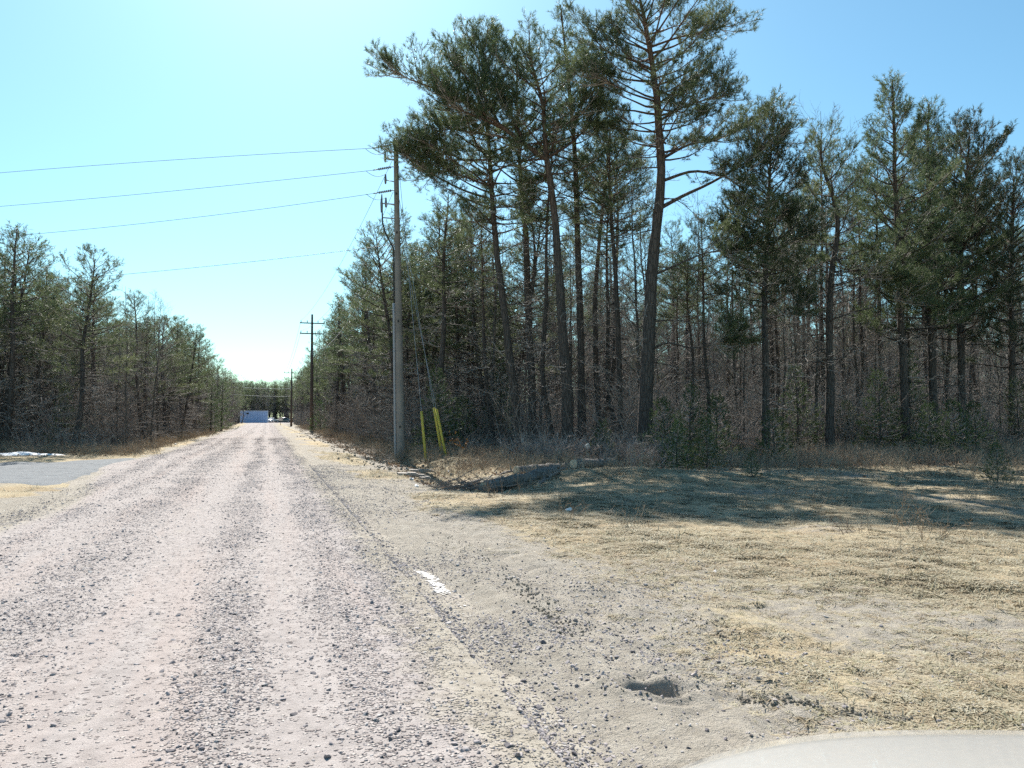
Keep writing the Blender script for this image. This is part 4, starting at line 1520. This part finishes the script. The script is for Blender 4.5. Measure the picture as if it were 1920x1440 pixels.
hero('pine_tree', 23, [(1898, 842), (1895, 700), (1893, 560), (1896, 440), (1900, 332)], 32, 0.14,
     'dark pine cut by the right border of the photo', live0=0.28, Rc=2.7, n_live=74, n_dead=24, dead0=0.1, tint=0.3, needle='needle_dark', group=RG)

# ---- prototypes for the many
zz = np.array([0, 0.25, 0.5, 0.75, 1.0])


def stem(H, seed, amp=0.15):
    rg = np.random.default_rng(seed)
    P = np.stack([np.cumsum(rg.normal(0, amp, 5)), np.cumsum(rg.normal(0, amp, 5)), zz * H], -1)
    P[0, :2] = 0
    return P


def stem_r(r0):
    return r0 * (1 - zz) ** 0.8 + 0.018


EDGE = [pine(300 + k, stem(11, 300 + k), stem_r(0.11), live0=l0, Rc=rc, n_live=nl, n_dead=46, dead0=0.05, dead_len=1.8, shape=sh, tint=tn, dead_tw=1.25, nk=9, nscale=1.35, k=8, step=0.11, twigs=1.2)
        for k, (l0, rc, nl, sh, tn) in enumerate(((0.40, 1.8, 50, 'spire', 0.5), (0.5, 1.7, 44, 'spire', 0.4), (0.34, 2.0, 52, 'round', 0.6), (0.55, 1.6, 40, 'spire', 0.35)))]
TALL = [pine(320 + k, stem(14, 320 + k, 0.2), stem_r(0.12), live0=0.66, Rc=1.7, n_live=36, n_dead=44, dead0=0.08, dead_len=1.6, tint=0.45, dead_tw=1.0, nk=9, nscale=1.35, k=8, step=0.11, twigs=1.2) for k in range(3)]
FAR = [pine(340 + k, stem(11, 340 + k), stem_r(0.12), live0=l0, Rc=1.8, n_live=30, n_dead=22, dead0=0.06, dead_len=1.7, shape=sh, tint=tn, step=0.17, nk=8, nscale=2.2, k=5, twigs=0.8)
       for k, (l0, sh, tn) in enumerate(((0.4, 'spire', 0.55), (0.25, 'round', 0.6), (0.5, 'spire', 0.4)))]
BARE = [bare(360 + k, H, r0, sp, n1) for k, (H, r0, sp, n1) in enumerate(((11.5, 0.085, 0.42, 24), (10.0, 0.07, 0.38, 22), (12.5, 0.10, 0.40, 26), (9.0, 0.06, 0.45, 22)))]
THIN = [bare(370 + k, H, 0.035, 0.33, 20, 3, 0.12, fine=0.7) for k, H in enumerate((6.0, 7.5, 4.5))]
SPR = [spruce(380, 3.4, 1.15), spruce(381, 2.2, 0.9, 46), spruce(382, 5.0, 1.4, 80)]
print('tris', {k: [tri_count(p) for p in v] for k, v in (('edge', EDGE), ('tall', TALL), ('far', FAR), ('bare', BARE), ('thin', THIN), ('spr', SPR))})

rp = np.random.default_rng(99)
ORD = ['first', 'second', 'third', 'fourth', 'fifth', 'sixth', 'seventh', 'eighth', 'ninth', 'tenth', 'eleventh', 'twelfth', 'thirteenth', 'fourteenth', 'fifteenth', 'sixteenth', 'seventeenth', 'eighteenth', 'nineteenth', 'twentieth']
ORD += ['twenty-' + o_ for o_ in ORD[:9]] + ['thirtieth'] + ['thirty-' + o_ for o_ in ORD[:9]]
counts = {}


def nth(key):
    counts[key] = counts.get(key, 0) + 1
    return ORD[min(counts[key], len(ORD)) - 1]

taken = [np.array(o.location[:2]) for o in C.objects if o.name.startswith('pine_tree')]


def free(x, y, dmin):
    p = np.array([x, y])
    for q in taken:
        if (q[0] - p[0]) ** 2 + (q[1] - p[1]) ** 2 < dmin * dmin:
            return False
    taken.append(p)
    return True


def put(kind, x, y, s, label, group, flat=1.0, pick=None):
    sets = {'edge': (EDGE, 'pine_tree', 'pine tree'), 'tall': (TALL, 'pine_tree', 'pine tree'), 'far': (FAR, 'pine_tree', 'pine tree'),
            'bare': (BARE, 'bare_tree', 'bare tree'), 'thin': (THIN, 'bare_sapling', 'sapling'), 'spruce': (SPR, 'young_spruce', 'spruce')}
    ps, nm, cat = sets[kind]
    nd = {'spruce': 'spruce'}.get(kind, 'needle')
    parts = ps[pick if pick is not None else rp.integers(0, len(ps))]
    return place(nm, parts, (x, y, h1(x, y) - 0.05), rp.uniform(0, 6.28), (s * flat, s * flat, s * rp.uniform(0.92, 1.08)), label, cat, group, nd, (rp.normal(0, 0.025), rp.normal(0, 0.025)))


# right roadside row from behind the grey pole to the end of the road
y = 34.0
while y < 200:
    for row, xo in enumerate((6.7, 9.1, 11.8)):
        if row == 2 and y > 120:
            continue
        x = xo + rp.normal(0, 0.5)
        yy_ = y + rp.normal(0, 0.6)
        if not free(x, yy_, 1.2):
            continue
        near = yy_ < 75
        kind = 'edge' if near else 'far'
        if rp.random() < (0.22 if row == 0 else 0.3):
            kind = 'bare'
        what = {'edge': 'pine', 'far': 'pine', 'bare': 'leafless tree'}[kind]
        where = 'past the grey pole' if yy_ < P2[1] else 'past the second pole' if yy_ < P3[1] else 'past the distant pole'
        rw = ('at the front of the roadside row ', 'in the second roadside row ', 'in the third roadside row ')[row]
        hh = rp.uniform(0.86, 1.06) * (1.0 if row == 0 else 1.06)
        lab = (nth(('R', what, where)) + ' ' + what + ' ' + where + ' in the front row right of the road') if row == 0 else what + ' ' + rw + where
        put(kind, x, yy_, hh, lab, 'trees right of the road ' + where, 1.15)
    y += 2.5 if y < 75 else 3.4

# inside of the right wood
cnt = 0
tries = 0
while cnt < 225 and tries < 6000:
    tries += 1
    x = rp.uniform(8, 62)
    dep = rp.random() ** 1.25 * 42
    y = float(edge_y(np.array([x]))[0]) + 0.5 + dep
    dfw, drt = x * FW[0] + y * FW[1], x * RT[0] + y * RT[1]
    if not (-0.14 < drt / dfw < 0.70) or x < 6.8:
        continue
    if not free(x, y, 1.15 + 0.012 * dep):
        continue
    q = rp.random()
    kind = 'tall' if q < 0.36 else 'bare' if q < 0.80 else 'thin'
    pxl = 960 + FPX * drt / dfw
    where = ('behind the yellow guards' if pxl < 930 else 'behind the forked pine' if pxl < 1190 else 'behind the log pile' if pxl < 1400 else 'left of the right-hand clump' if pxl < 1640 else 'behind the right-hand pine clump')
    what = {'tall': 'high-crowned pine', 'bare': 'leafless grey tree', 'thin': 'thin sapling'}[kind]
    depw = 'at the wood front ' if dep < 6 else 'inside the wood ' if dep < 18 else 'deep inside the wood '
    hgt_s = rp.uniform(0.75, 0.98) * (1 if kind == 'tall' else 1.12)
    capy = np.interp(pxl, [700, 860, 1000, 1220, 1270, 1400, 1480, 1500, 1620, 1660, 1800, 1900], [430, 330, 200, 200, 350, 330, 300, 225, 225, 260, 290, 360]) + rp.uniform(0, 90)
    if kind == 'tall' and 1250 < pxl < 1640:
        capy += 70
    hcap = 1.5 + (HZ - capy) * dfw / FPX
    hgt_s = min(hgt_s, hcap / (14.0 if kind == 'tall' else 12.0 if kind == 'bare' else 7.0))
    if hgt_s < 0.45:
        continue
    put(kind, x, y, hgt_s, what + ' ' + depw + where, 'trees in the right wood ' + where)
    cnt += 1
print('wood', cnt)

# two bare crowns standing clear of the skyline left of the right-hand clump
for px, ty, dd, k, lab in ((1562, 208, 33, 2, 'tall pale leafless tree rising just left of the right-hand clump'), (1497, 330, 31, 0, 'leafless tree between the dark bushy pine and the crooked pine'), (1612, 300, 32, 1, 'leafless tree close against the tallest clump pine')):
    b_ = at(px, 850, dd)
    Ht = 1.5 + (HZ - ty) * dd / FPX
    place('bare_tree', BARE[k], (b_[0], b_[1], h1(b_[0], b_[1]) - 0.05), 1.3 * k, Ht / (11.5, 10.0, 12.5)[k], lab, 'bare tree', 'leafless trees on the skyline')

# left wood: roadside row and the face towards the side drive
y = 39.0
while y < 200:
    for row, xo in enumerate((-6.3, -8.8, -11.6)):
        if row == 2 and y > 110:
            continue
        x = xo + rp.normal(0, 0.45)
        yy_ = y + rp.normal(0, 0.6)
        if not free(x, yy_, 1.1):
            continue
        kind = 'edge' if yy_ < 75 else 'far'
        if rp.random() < (0.46 if row == 0 else 0.38):
            kind = 'bare'
        what = {'edge': 'pine', 'far': 'pine', 'bare': 'leafless tree'}[kind]
        where = 'past the drive' if yy_ < 60 else 'halfway along' if yy_ < 120 else 'towards the shed'
        rw = ('at the front of the left roadside row ', 'in the second row left of the road ', 'in the third row left of the road ')[row]
        hh = rp.uniform(0.68, 0.86) * (0.85 if kind == 'bare' else 1)
        lab = (nth(('L', what, where)) + ' ' + what + ' ' + where + ' in the front row left of the road') if row == 0 else what + ' ' + rw + where
        put(kind, x, yy_, hh, lab, 'trees left of the road ' + where, 1.2)
    y += 2.2 if y < 75 else 3.4
for row in range(5):
    x = -9.5 - rp.uniform(0, 1)
    while x > -34:
        yy_ = 38.2 + row * 2.4 + rp.normal(0, 0.5) - 0.12 * (x + 9)
        if free(x, yy_, 1.1):
            kind = 'edge' if rp.random() < 0.72 else 'bare' if rp.random() < 0.7 else 'thin'
            what = {'edge': 'pine', 'bare': 'leafless tree', 'thin': 'thin sapling'}[kind]
            rw = ('in the front row', 'in the second row', 'in the third row', 'in the fourth row', 'in the back row')[row]
            lab = nth(('S', what)) + ' ' + what + ' from the road in the front row behind the snow strip' if row == 0 else what + ' ' + rw + ' behind the snow strip'
            put(kind, x, yy_, rp.uniform(0.82, 0.98) * (0.82 if kind == 'bare' else 1), lab, 'trees behind the snow strip', 1.2)
        x -= rp.uniform(1.3, 2.1)

# wood closing the view behind the shed
for row in range(3):
    x = -40 + rp.uniform(0, 2)
    while x < 46:
        yy_ = 232 + row * 5 + rp.normal(0, 1.2)
        kind = 'far' if rp.random() < 0.6 else 'bare'
        what = {'far': 'distant pine', 'bare': 'distant leafless tree'}[kind]
        put(kind, x, yy_, rp.uniform(0.8, 1.15), what + ' ' + ('at the front', 'in the middle', 'at the back')[row] + ' of the wood behind the shed', 'trees behind the shed', 1.3)
        x += rp.uniform(2.6, 4.4)

# young evergreens at the wood's edge
for (px, py, dd, k, s, lab) in ((822, 850, 31.5, 0, 0.95, 'young spruce right behind the yellow guards'), (868, 846, 33, 1, 1.0, 'small spruce right of the yellow guards'),
                                (940, 842, 36, 2, 0.8, 'spruce sapling left of the leaning pine'), (1295, 880, 23.5, 0, 0.72, 'dark young evergreen in the shade right of the tallest pine'),
                                (1245, 872, 25, 1, 0.9, 'low evergreen at the foot of the tallest pine'), (1345, 868, 26, 1, 0.95, 'low evergreen right of the shaded young evergreen'),
                                (1495, 858, 28.5, 0, 0.9, 'young spruce left of the crooked pine'), (1650, 862, 27.5, 0, 0.85, 'bright young spruce at the foot of the right-hand clump'),
                                (1705, 852, 29.5, 2, 0.75, 'taller young spruce beside the right-hand clump'), (1790, 866, 26, 1, 0.85, 'low dark spruce at the right grass edge'),
                                (1830, 860, 27, 1, 0.8, 'low dark spruce nearest the right border'), (1910, 850, 31, 0, 0.8, 'young spruce cut by the right border'),
                                (1410, 905, 19.5, 1, 0.28, 'tiny bright spruce seedling in the shade'), (1590, 850, 30, 1, 0.8, 'small spruce behind the crooked pine'),
                                (120, 846, 36, 0, 0.8, 'young spruce behind the snow strip'), (395, 812, 73, 2, 1.0, 'green young spruce beside the left road edge'), (415, 808, 86, 2, 1.1, 'green spruce farther along the left road edge'),
                                (600, 812, 76, 1, 1.3, 'round green shrub-like spruce beside the second pole'),
                                (1325, 892, 21, 1, 0.6, 'knee-high evergreen nearest the shaded grass'),
                                (1270, 895, 20.5, 1, 0.55, 'knee-high evergreen left of the shaded young evergreen'), (1450, 872, 24.5, 1, 0.75, 'low evergreen at the foot of the dark bushy pine'), (1745, 866, 26, 1, 0.8, 'low evergreen at the foot of the second tallest clump pine'),
                                (1130, 872, 25, 1, 0.6, 'small dark evergreen behind the logs'), (1870, 905, 18.5, 1, 0.4, 'small dark evergreen alone on the grass by the right border')):
    b_ = at(px, py, dd)
    place('young_spruce', SPR[k], (b_[0], b_[1], h1(b_[0], b_[1]) - 0.03), rp.uniform(0, 6.28), s, lab, 'spruce', 'young evergreens at the wood edge', 'spruce')

# ---- the depth of the woods, where single trees can no longer be told apart
def fsrc(parts, needle='needle'):
    V, out = [], []
    for me in parts:
        if not me.materials:
            me.materials.append(M[needle])
    me = bpy.data.meshes.new('woodland_tree')
    import bmesh
    bm = bmesh.new()
    mats = []
    for i, p in enumerate(parts):
        n0 = len(bm.faces)
        bm.from_mesh(p)
        bm.faces.ensure_lookup_table()
        for f in bm.faces[n0:]:
            f.material_index = i
        mats.append(p.materials[0])
    bm.to_mesh(me)
    bm.free()
    for m in mats:
        me.materials.append(m)
    return bpy.data.objects.new('woodland_tree', me)


FS = [fsrc(p) for p in (TALL[0], TALL[1], BARE[0], BARE[1], BARE[2], FAR[0], FAR[1], THIN[1])]
rf = np.random.default_rng(123)
x, y = rf.uniform(8, 130, 16000), rf.uniform(30, 160, 16000)
dfw, drt = x * FW[0] + y * FW[1], x * RT[0] + y * RT[1]
bd = y - edge_y(x)
ok = (x > 13.5) & (drt / dfw > -0.30) & (drt / dfw < 0.75) & (bd > 34) & (bd < 95)
x, y = x[ok], y[ok]
k = rf.permutation(len(x))[:1500]
x, y = x[k], y[k]
xl, yl = rf.uniform(-60, -12, 3000), rf.uniform(50, 115, 3000)
kl = rf.permutation(3000)[:900]
xf, yf = rf.uniform(-45, 55, 900), rf.uniform(243, 265, 900)
x, y = np.concatenate([x, xl[kl], xf]), np.concatenate([y, yl[kl], yf])
n = len(x)
sc_ = rf.uniform(0.68, 0.92, n)
sc_[-900:] *= 1.2
sc_[1500:-900] *= 0.85
pq = 960 + FPX * (x * RT[0] + y * RT[1]) / (x * FW[0] + y * FW[1])
sc_[:1500] = np.minimum(sc_[:1500], (1.5 + (HZ - np.interp(pq[:1500], [700, 900, 1100, 1300, 1500, 1900], [420, 380, 330, 390, 330, 380])) * (x[:1500] * FW[0] + y[:1500] * FW[1]) / FPX) / 13)
ix = rf.choice(8, n, p=[.14, .12, .20, .18, .14, .06, .06, .10])
ix[-900:] = rf.choice([2, 3, 4, 5, 6, 6], 900)
scatter('forest', np.stack([x, y, hgt(x, y) - 0.05], -1), np.stack([rf.normal(0, 0.03, n), rf.normal(0, 0.03, n), rf.uniform(0, 6.28, n)], -1), np.repeat(sc_[:, None], 3, 1), ix, FS, 'depth of the wood behind the front trees')

# ------------------------------------------------------------------ undergrowth: bare brush
def brush_mesh(name, seed, n, H, spread, fine=1.6, r=0.0095):
    rg = np.random.default_rng(seed)
    mb = MB()
    for _ in range(n):
        az, el = rg.uniform(0, 6.28), R(rg.uniform(35, 88))
        p = np.array([rg.normal(0, spread), rg.normal(0, spread), 0])
        d = np.array([math.cos(az) * math.cos(el), math.sin(az) * math.cos(el), math.sin(el)])
        L = H * rg.uniform(0.4, 1.1)
        P = [p]
        for i in range(5):
            P.append(P[-1] + d * L / 5)
            d = unit(d + rg.normal(0, 0.2, 3))
        mb.tube(np.array(P), r * (1 - 0.7 * np.linspace(0, 1, 6)), 3)
        for _ in range(int(5 * fine)):
            s = rg.uniform(0.2, 1) * 5
            i0 = min(int(s), 4)
            q = P[i0] + (P[i0 + 1] - P[i0]) * (s - i0)
            dd = unit(unit(P[i0 + 1] - P[i0]) + rg.normal(0, 0.65, 3))
            l = L * rg.uniform(0.12, 0.4)
            m = q + dd * l * 0.5
            mb.tube(np.array([q, m, m + unit(dd + rg.normal(0, 0.35, 3)) * l * 0.5]), np.array([0.6, 0.45, 0.25]) * r, 3)
    return mb.mesh(name)


M['brush'] = mat_rand('brush_twig', [(0.24, 0.20, 0.17), (0.34, 0.30, 0.265), (0.44, 0.40, 0.365), (0.28, 0.21, 0.17)], 0.85, 0.2)
BR = [src('brush', brush_mesh('brush', 500 + k, n_, h_, s_), M['brush']) for k, (n_, h_, s_) in enumerate(((26, 1.6, 0.35), (20, 2.4, 0.3), (34, 0.9, 0.4), (16, 3.2, 0.25)))]
rb = np.random.default_rng(51)
P = []
N = 60000
x, y = rb.uniform(5.5, 60, N), rb.uniform(22, 130, N)
dfw, drt = x * FW[0] + y * FW[1], x * RT[0] + y * RT[1]
bd = y - edge_y(x)
ok = (bd > -0.6) & (bd < 40) & (drt / dfw > -0.32) & (drt / dfw < 0.72) & (x > 6.0)
ok &= ~((y > 42) & (x > 16) & (rb.random(N) < 0.5))
x, y, bd = x[ok], y[ok], bd[ok]
k = rb.permutation(len(x))[:1900]
P.append(np.stack([x[k], y[k]], -1))
N = 9000
x, y = rb.uniform(-36, -5.9, N), rb.uniform(36.5, 150, N)
ok = ((x > -12) | (y < 52)) & (y > 37 - 0.12 * (x + 9))
x, y = x[ok], y[ok]
k = rb.permutation(len(x))[:900]
P.append(np.stack([x[k], y[k]], -1))
y = rb.uniform(34, 190, 420)
P.append(np.stack([6.0 + np.abs(rb.normal(0, 1.2, 420)), y], -1))
bq = np.array([at(px_, py_, dd_)[:2] for px_, py_, dd_ in zip(rb.uniform(985, 1260, 60), rb.uniform(850, 880, 60), rb.uniform(23.5, 29, 60))])
P.append(bq)
P = np.vstack(P)
n = len(P)
s_ = rb.uniform(0.6, 1.25, n)
scatter('undergrowth', np.stack([P[:, 0], P[:, 1], hgt(P[:, 0], P[:, 1]) - 0.03], -1), np.stack([rb.normal(0, 0.1, n), rb.normal(0, 0.1, n), rb.uniform(0, 6.28, n)], -1),
        np.repeat(s_[:, None], 3, 1), np.where(np.arange(n) >= n - 60, 2, rb.choice([0, 0, 1, 1, 2, 2, 2, 3], n)), BR, 'tangled bare brush between the tree trunks')

# low dry weeds along the foot of the woods, and fallen leaves
M['weed'] = mat_rand('dry_weed', [(0.33, 0.25, 0.18), (0.42, 0.33, 0.24), (0.50, 0.42, 0.31), (0.26, 0.19, 0.14)], 0.85, 0.2)
WE = [src('weed', brush_mesh('weed', 520 + k, 16, 0.42, 0.14, 1.2, 0.004), M['weed']) for k in range(3)]
N = 5200
hb_ = at(930, 905, 18.0)
x = np.concatenate([rb.uniform(4.2, 40, N), 5.6 + rb.normal(0, 0.7, 1500), -5.6 + rb.normal(0, 0.5, 900), rb.uniform(-30, -6, 500)])
N3 = 260
y = np.concatenate([edge_y(x[:N]) + rb.normal(-1.2, 1.8, N), rb.uniform(27, 120, 1500), rb.uniform(34, 110, 900), 36.6 - 0.12 * (x[-500:] + 9) + rb.normal(0, 0.6, 500)])
x = np.concatenate([x, rb.uniform(3.6, 34, N3), hb_[0] + rb.normal(2.2, 1.6, 160)])
y = np.concatenate([y, rb.uniform(6, 24, N3), hb_[1] + rb.normal(5.2, 1.0, 160)])
ok = visible(x, y) & (y < 125)
x, y = x[ok], y[ok]
n = len(x)
s_ = rb.uniform(0.5, 1.3, n)
scatter('weeds', np.stack([x, y, hgt(x, y) - 0.01], -1), np.stack([rb.normal(0, 0.15, n), rb.normal(0, 0.15, n), rb.uniform(0, 6.28, n)], -1), np.repeat(s_[:, None], 3, 1), rb.integers(0, 3, n), WE, 'dry brown weeds along the foot of the woods')

lv = mesh_np('leaf', np.array([[-0.03, 0, 0], [0, -0.022, 0.008], [0.035, 0, 0.004], [0, 0.022, 0.012]]), [np.array([[0, 1, 2, 3]])])
N = 26000
x = np.concatenate([rb.uniform(4, 36, N), rb.uniform(3.4, 6.5, 5000), rb.uniform(-12, -5, 2500)])
y = np.concatenate([edge_y(x[:N]) + rb.normal(0.5, 3.2, N), rb.uniform(17, 60, 5000), rb.uniform(33, 60, 2500)])
ok = visible(x, y) & (y > 15)
x, y = x[ok], y[ok]
n = len(x)
scatter('leaves', np.stack([x, y, hgt(x, y) + 0.02 + 0.03 * rb.random(n)], -1), np.stack([rb.normal(0, 0.45, n), rb.normal(0, 0.45, n), rb.uniform(0, 6.28, n)], -1), np.repeat(rb.uniform(0.7, 1.7, n)[:, None], 3, 1), np.zeros(n), [src('leaf', lv, M['leaf'])], 'brown fallen leaves at the edge of the wood')

# small dark juniper-like seedlings in the shade before the wood
# ------------------------------------------------------------------ logs, boards and scraps by the corner of the wood
M['log'] = mat_bark('grey_log_bark', (0.26, 0.235, 0.21), (0.26, 0.235, 0.21), 0, 1, 1.6)
M['cut'] = plain('pale_cut_wood', (0.55, 0.46, 0.34), 0.8, var=0.3, scale=20)
M['board'] = plain('weathered_board', (0.34, 0.30, 0.26), 0.85, var=0.35, scale=12, stretch=(1, 6, 6))


def log(p, q, r, label, lift=(0, 0)):
    a, b = np.array([p[0], p[1], h1(*p) + r * 0.75 + lift[0]]), np.array([q[0], q[1], h1(*q) + r * 0.75 + lift[1]])
    o = empty('log', a)
    tag(o, label, 'log', 'logs lying at the corner of the wood')
    rg = np.random.default_rng(int(abs(a[0] * 1000)))
    n_ = 16
    s = np.linspace(0, 1, n_)[:, None]
    L = (b - a) * s
    L[1:-1] += rg.normal(0, 0.018, (n_ - 2, 3))
    rad = r * (1.05 - 0.2 * s[:, 0]) * (1 + rg.normal(0, 0.05, n_))
    MB().tube(L, rad, 12).build('bark', M['log'], o, True)
    d = unit(b - a)
    MB().tube(np.array([d * -0.004, d * 0.03]), [rad[0] * 0.96, rad[0] * 0.94], 12, True).build('cut_end', M['cut'], o)
    MB().tube(np.array([L[-1] - d * 0.03, L[-1] + d * 0.004]), [rad[-1] * 0.94, rad[-1] * 0.96], 12, True).build('cut_end', M['cut'], o)
    for k in range(3):
        i = rg.integers(3, 13)
        v_ = unit(rg.normal(size=3) + np.array([0, 0, 0.7]))
        MB().tube(np.array([L[i], L[i] + v_ * (r + 0.10)]), [0.03, 0.018], 6, True).build('branch_stub', M['log'], o)
    return o


g = lambda px, py, dd: tuple(at(px, py, dd)[:2])
log(g(908, 908, 17.2), g(1045, 886, 19.3), 0.145, 'thick long grey log lying in front of the other logs')
log(g(968, 884, 20.6), g(1082, 872, 22.2), 0.12, 'shorter grey log lying behind the thick log')
log(g(1075, 886, 20.6), g(1150, 876, 22.0), 0.13, 'dark log in the shade right of the thick log', (0.05, 0.1))
log(g(880, 893, 19.6), g(990, 878, 22.4), 0.06, 'thin pole-like log left of the shorter grey log')
log(g(1010, 908, 17.4), g(1060, 898, 18.4), 0.035, 'thin stick leaning against the front of the thick log', (0, 0.25))
# snapped leaning stem with a pale broken end
b_ = at(1101, 838, 24.5)
f_ = at(1118, 872, 26.5)
f_[2] = h1(f_[0], f_[1])
o = empty('broken_stem', f_)
tag(o, 'leaning dead stem with a pale broken end behind the logs', 'broken stem')
MB().tube(np.array([[0, 0, -0.1], (b_ - f_) * 0.5 + [0, 0, 0.05], (b_ - f_)]), [0.11, 0.10, 0.09], 10).build('bark', M['log'], o, True)
e_ = unit(b_ - f_)
M['pale_wood'] = plain('pale_broken_wood', (0.72, 0.69, 0.64), 0.8, var=0.2, scale=15)
MB().tube(np.array([(b_ - f_) - e_ * 0.04, (b_ - f_) + e_ * 0.02, (b_ - f_) + e_ * 0.10 + [0.03, 0, 0.03], (b_ - f_) + e_ * 0.2 + [0.06, 0, 0.06]]), [0.095, 0.09, 0.06, 0.015], 7, True).build('broken_end', M['pale_wood'], o)

# brush heap at the road end of the logs
hb = at(902, 915, 17.4)
mb = MB()
rg = np.random.default_rng(77)
for k in range(110):
    p = np.array([rg.normal(0, 0.45), rg.normal(0, 0.25), rg.uniform(0, 0.18)])
    az = rg.normal(0.2, 0.5) + (PI if rg.random() < 0.5 else 0)
    d = np.array([math.cos(az), math.sin(az), rg.normal(0.05, 0.15)])
    L = rg.uniform(0.4, 1.3)
    m_ = p + d * L * 0.5 + rg.normal(0, 0.05, 3)
    e_ = m_ + unit(d + rg.normal(0, 0.2, 3)) * L * 0.5
    mb.tube(np.array([p, m_, np.array([e_[0], e_[1], max(e_[2], 0.0)])]), [0.012, 0.009, 0.004], 4)
o = mb.build('brush_pile', M['brush'])
o.location = (hb[0], hb[1], h1(hb[0], hb[1]) + 0.02)
tag(o, 'low heap of cut reddish brushwood at the road end of the logs', 'brush pile')

# broken boards near the grey pole
for px, py, dd, L, wd, rz, lab in ((764, 889, 21.5, 0.55, 0.16, 0.15, 'leftmost scrap board on the dirt below the grey pole'), (784, 887, 21.8, 0.45, 0.15, -0.05, 'middle scrap board on the dirt below the grey pole'), (797, 890, 21.3, 0.3, 0.13, 0.3, 'rightmost short scrap board below the grey pole'), (786, 878, 23.6, 0.9, 0.12, 0.2, 'longer weathered board lying behind the three scrap boards')):
    a = at(px, py, dd)
    z = h1(a[0], a[1])
    o = MB().box((0, 0, 0), (L, wd, 0.055)).box((L * 0.2, 0.01, 0.035), (L * 0.45, wd * 0.8, 0.02)).build('board', M['board'])
    o.location = (a[0], a[1], z + 0.07)
    o.rotation_euler = (0.12, 0.06, rz)
    tag(o, lab, 'board', 'scrap boards below the grey pole')
# white litter scraps
M['litter'] = plain('white_litter', (0.78, 0.78, 0.76), 0.6, var=0.1)
for i, (px, py, lab) in enumerate(((771, 893, 'crumpled white scrap beside the leftmost scrap board'), (843, 877, 'small white scrap on the dirt behind the brushwood heap'), (782, 909, 'white scrap on the orange grass below the boards'), (1066, 958, 'white scrap on the shaded grass below the logs'), (329, 834, 'white scrap on the left verge'))):
    a = gxy(px, py)
    o = ob('litter_scrap', rock_mesh('litter_scrap', 600 + i, 1, 1.2, 0.6, 4), M['litter'])
    o.location = (a[0], a[1], h1(*a) + 0.03)
    sz = (0.06, 0.06, 0.06, 0.055, 0.08)[i]
    o.scale = (sz, sz, sz)
    tag(o, lab, 'litter', 'white litter scraps')
# small shrub that still holds orange leaves
M['orange_leaf'] = plain('orange_leaf', (0.55, 0.22, 0.05), 0.7, var=0.4, scale=9)
b_ = at(862, 850, 29.5)
o = empty('leafy_shrub', (b_[0], b_[1], h1(b_[0], b_[1])))
tag(o, 'little shrub holding orange dead leaves right of the yellow guards', 'shrub')
mb, lf_ = MB(), MB()
rg = np.random.default_rng(5)
for k in range(9):
    e_ = np.array([rg.normal(0, 0.3), rg.normal(0, 0.2), rg.uniform(0.4, 0.95)])
    mb.tube(np.array([[0, 0, 0], e_ * 0.5 + rg.normal(0, 0.04, 3), e_]), [0.012, 0.008, 0.004], 4)
    for q in range(5):
        c = e_ * rg.uniform(0.6, 1.0) + rg.normal(0, 0.05, 3)
        u_, w_ = unit(rg.normal(size=3)) * 0.06, unit(rg.normal(size=3)) * 0.035
        lf_.add([c - u_, c - w_, c + u_, c + w_], [[0, 1, 2, 3]])
mb.build('stems', M['brush'], o)
lf_.build('leaves', M['orange_leaf'], o)

# ------------------------------------------------------------------ trees that still share a label are told apart by their order from the left
words = ORD
shared = {}
for o in C.objects:
    if o.parent is None and o.get('category') in ('pine tree', 'bare tree', 'sapling'):
        shared.setdefault(o['label'], []).append(o)
for lab, os_ in shared.items():
    if 1 < len(os_) <= 30:
        os_.sort(key=lambda q: (q.location.x * RT[0] + q.location.y * RT[1]) / (q.location.x * FW[0] + q.location.y * FW[1]))
        for i, q in enumerate(os_):
            q['label'] = lab + (', leftmost' if i == 0 else ', rightmost' if i == len(os_) - 1 else ', ' + words[i] + ' from left')
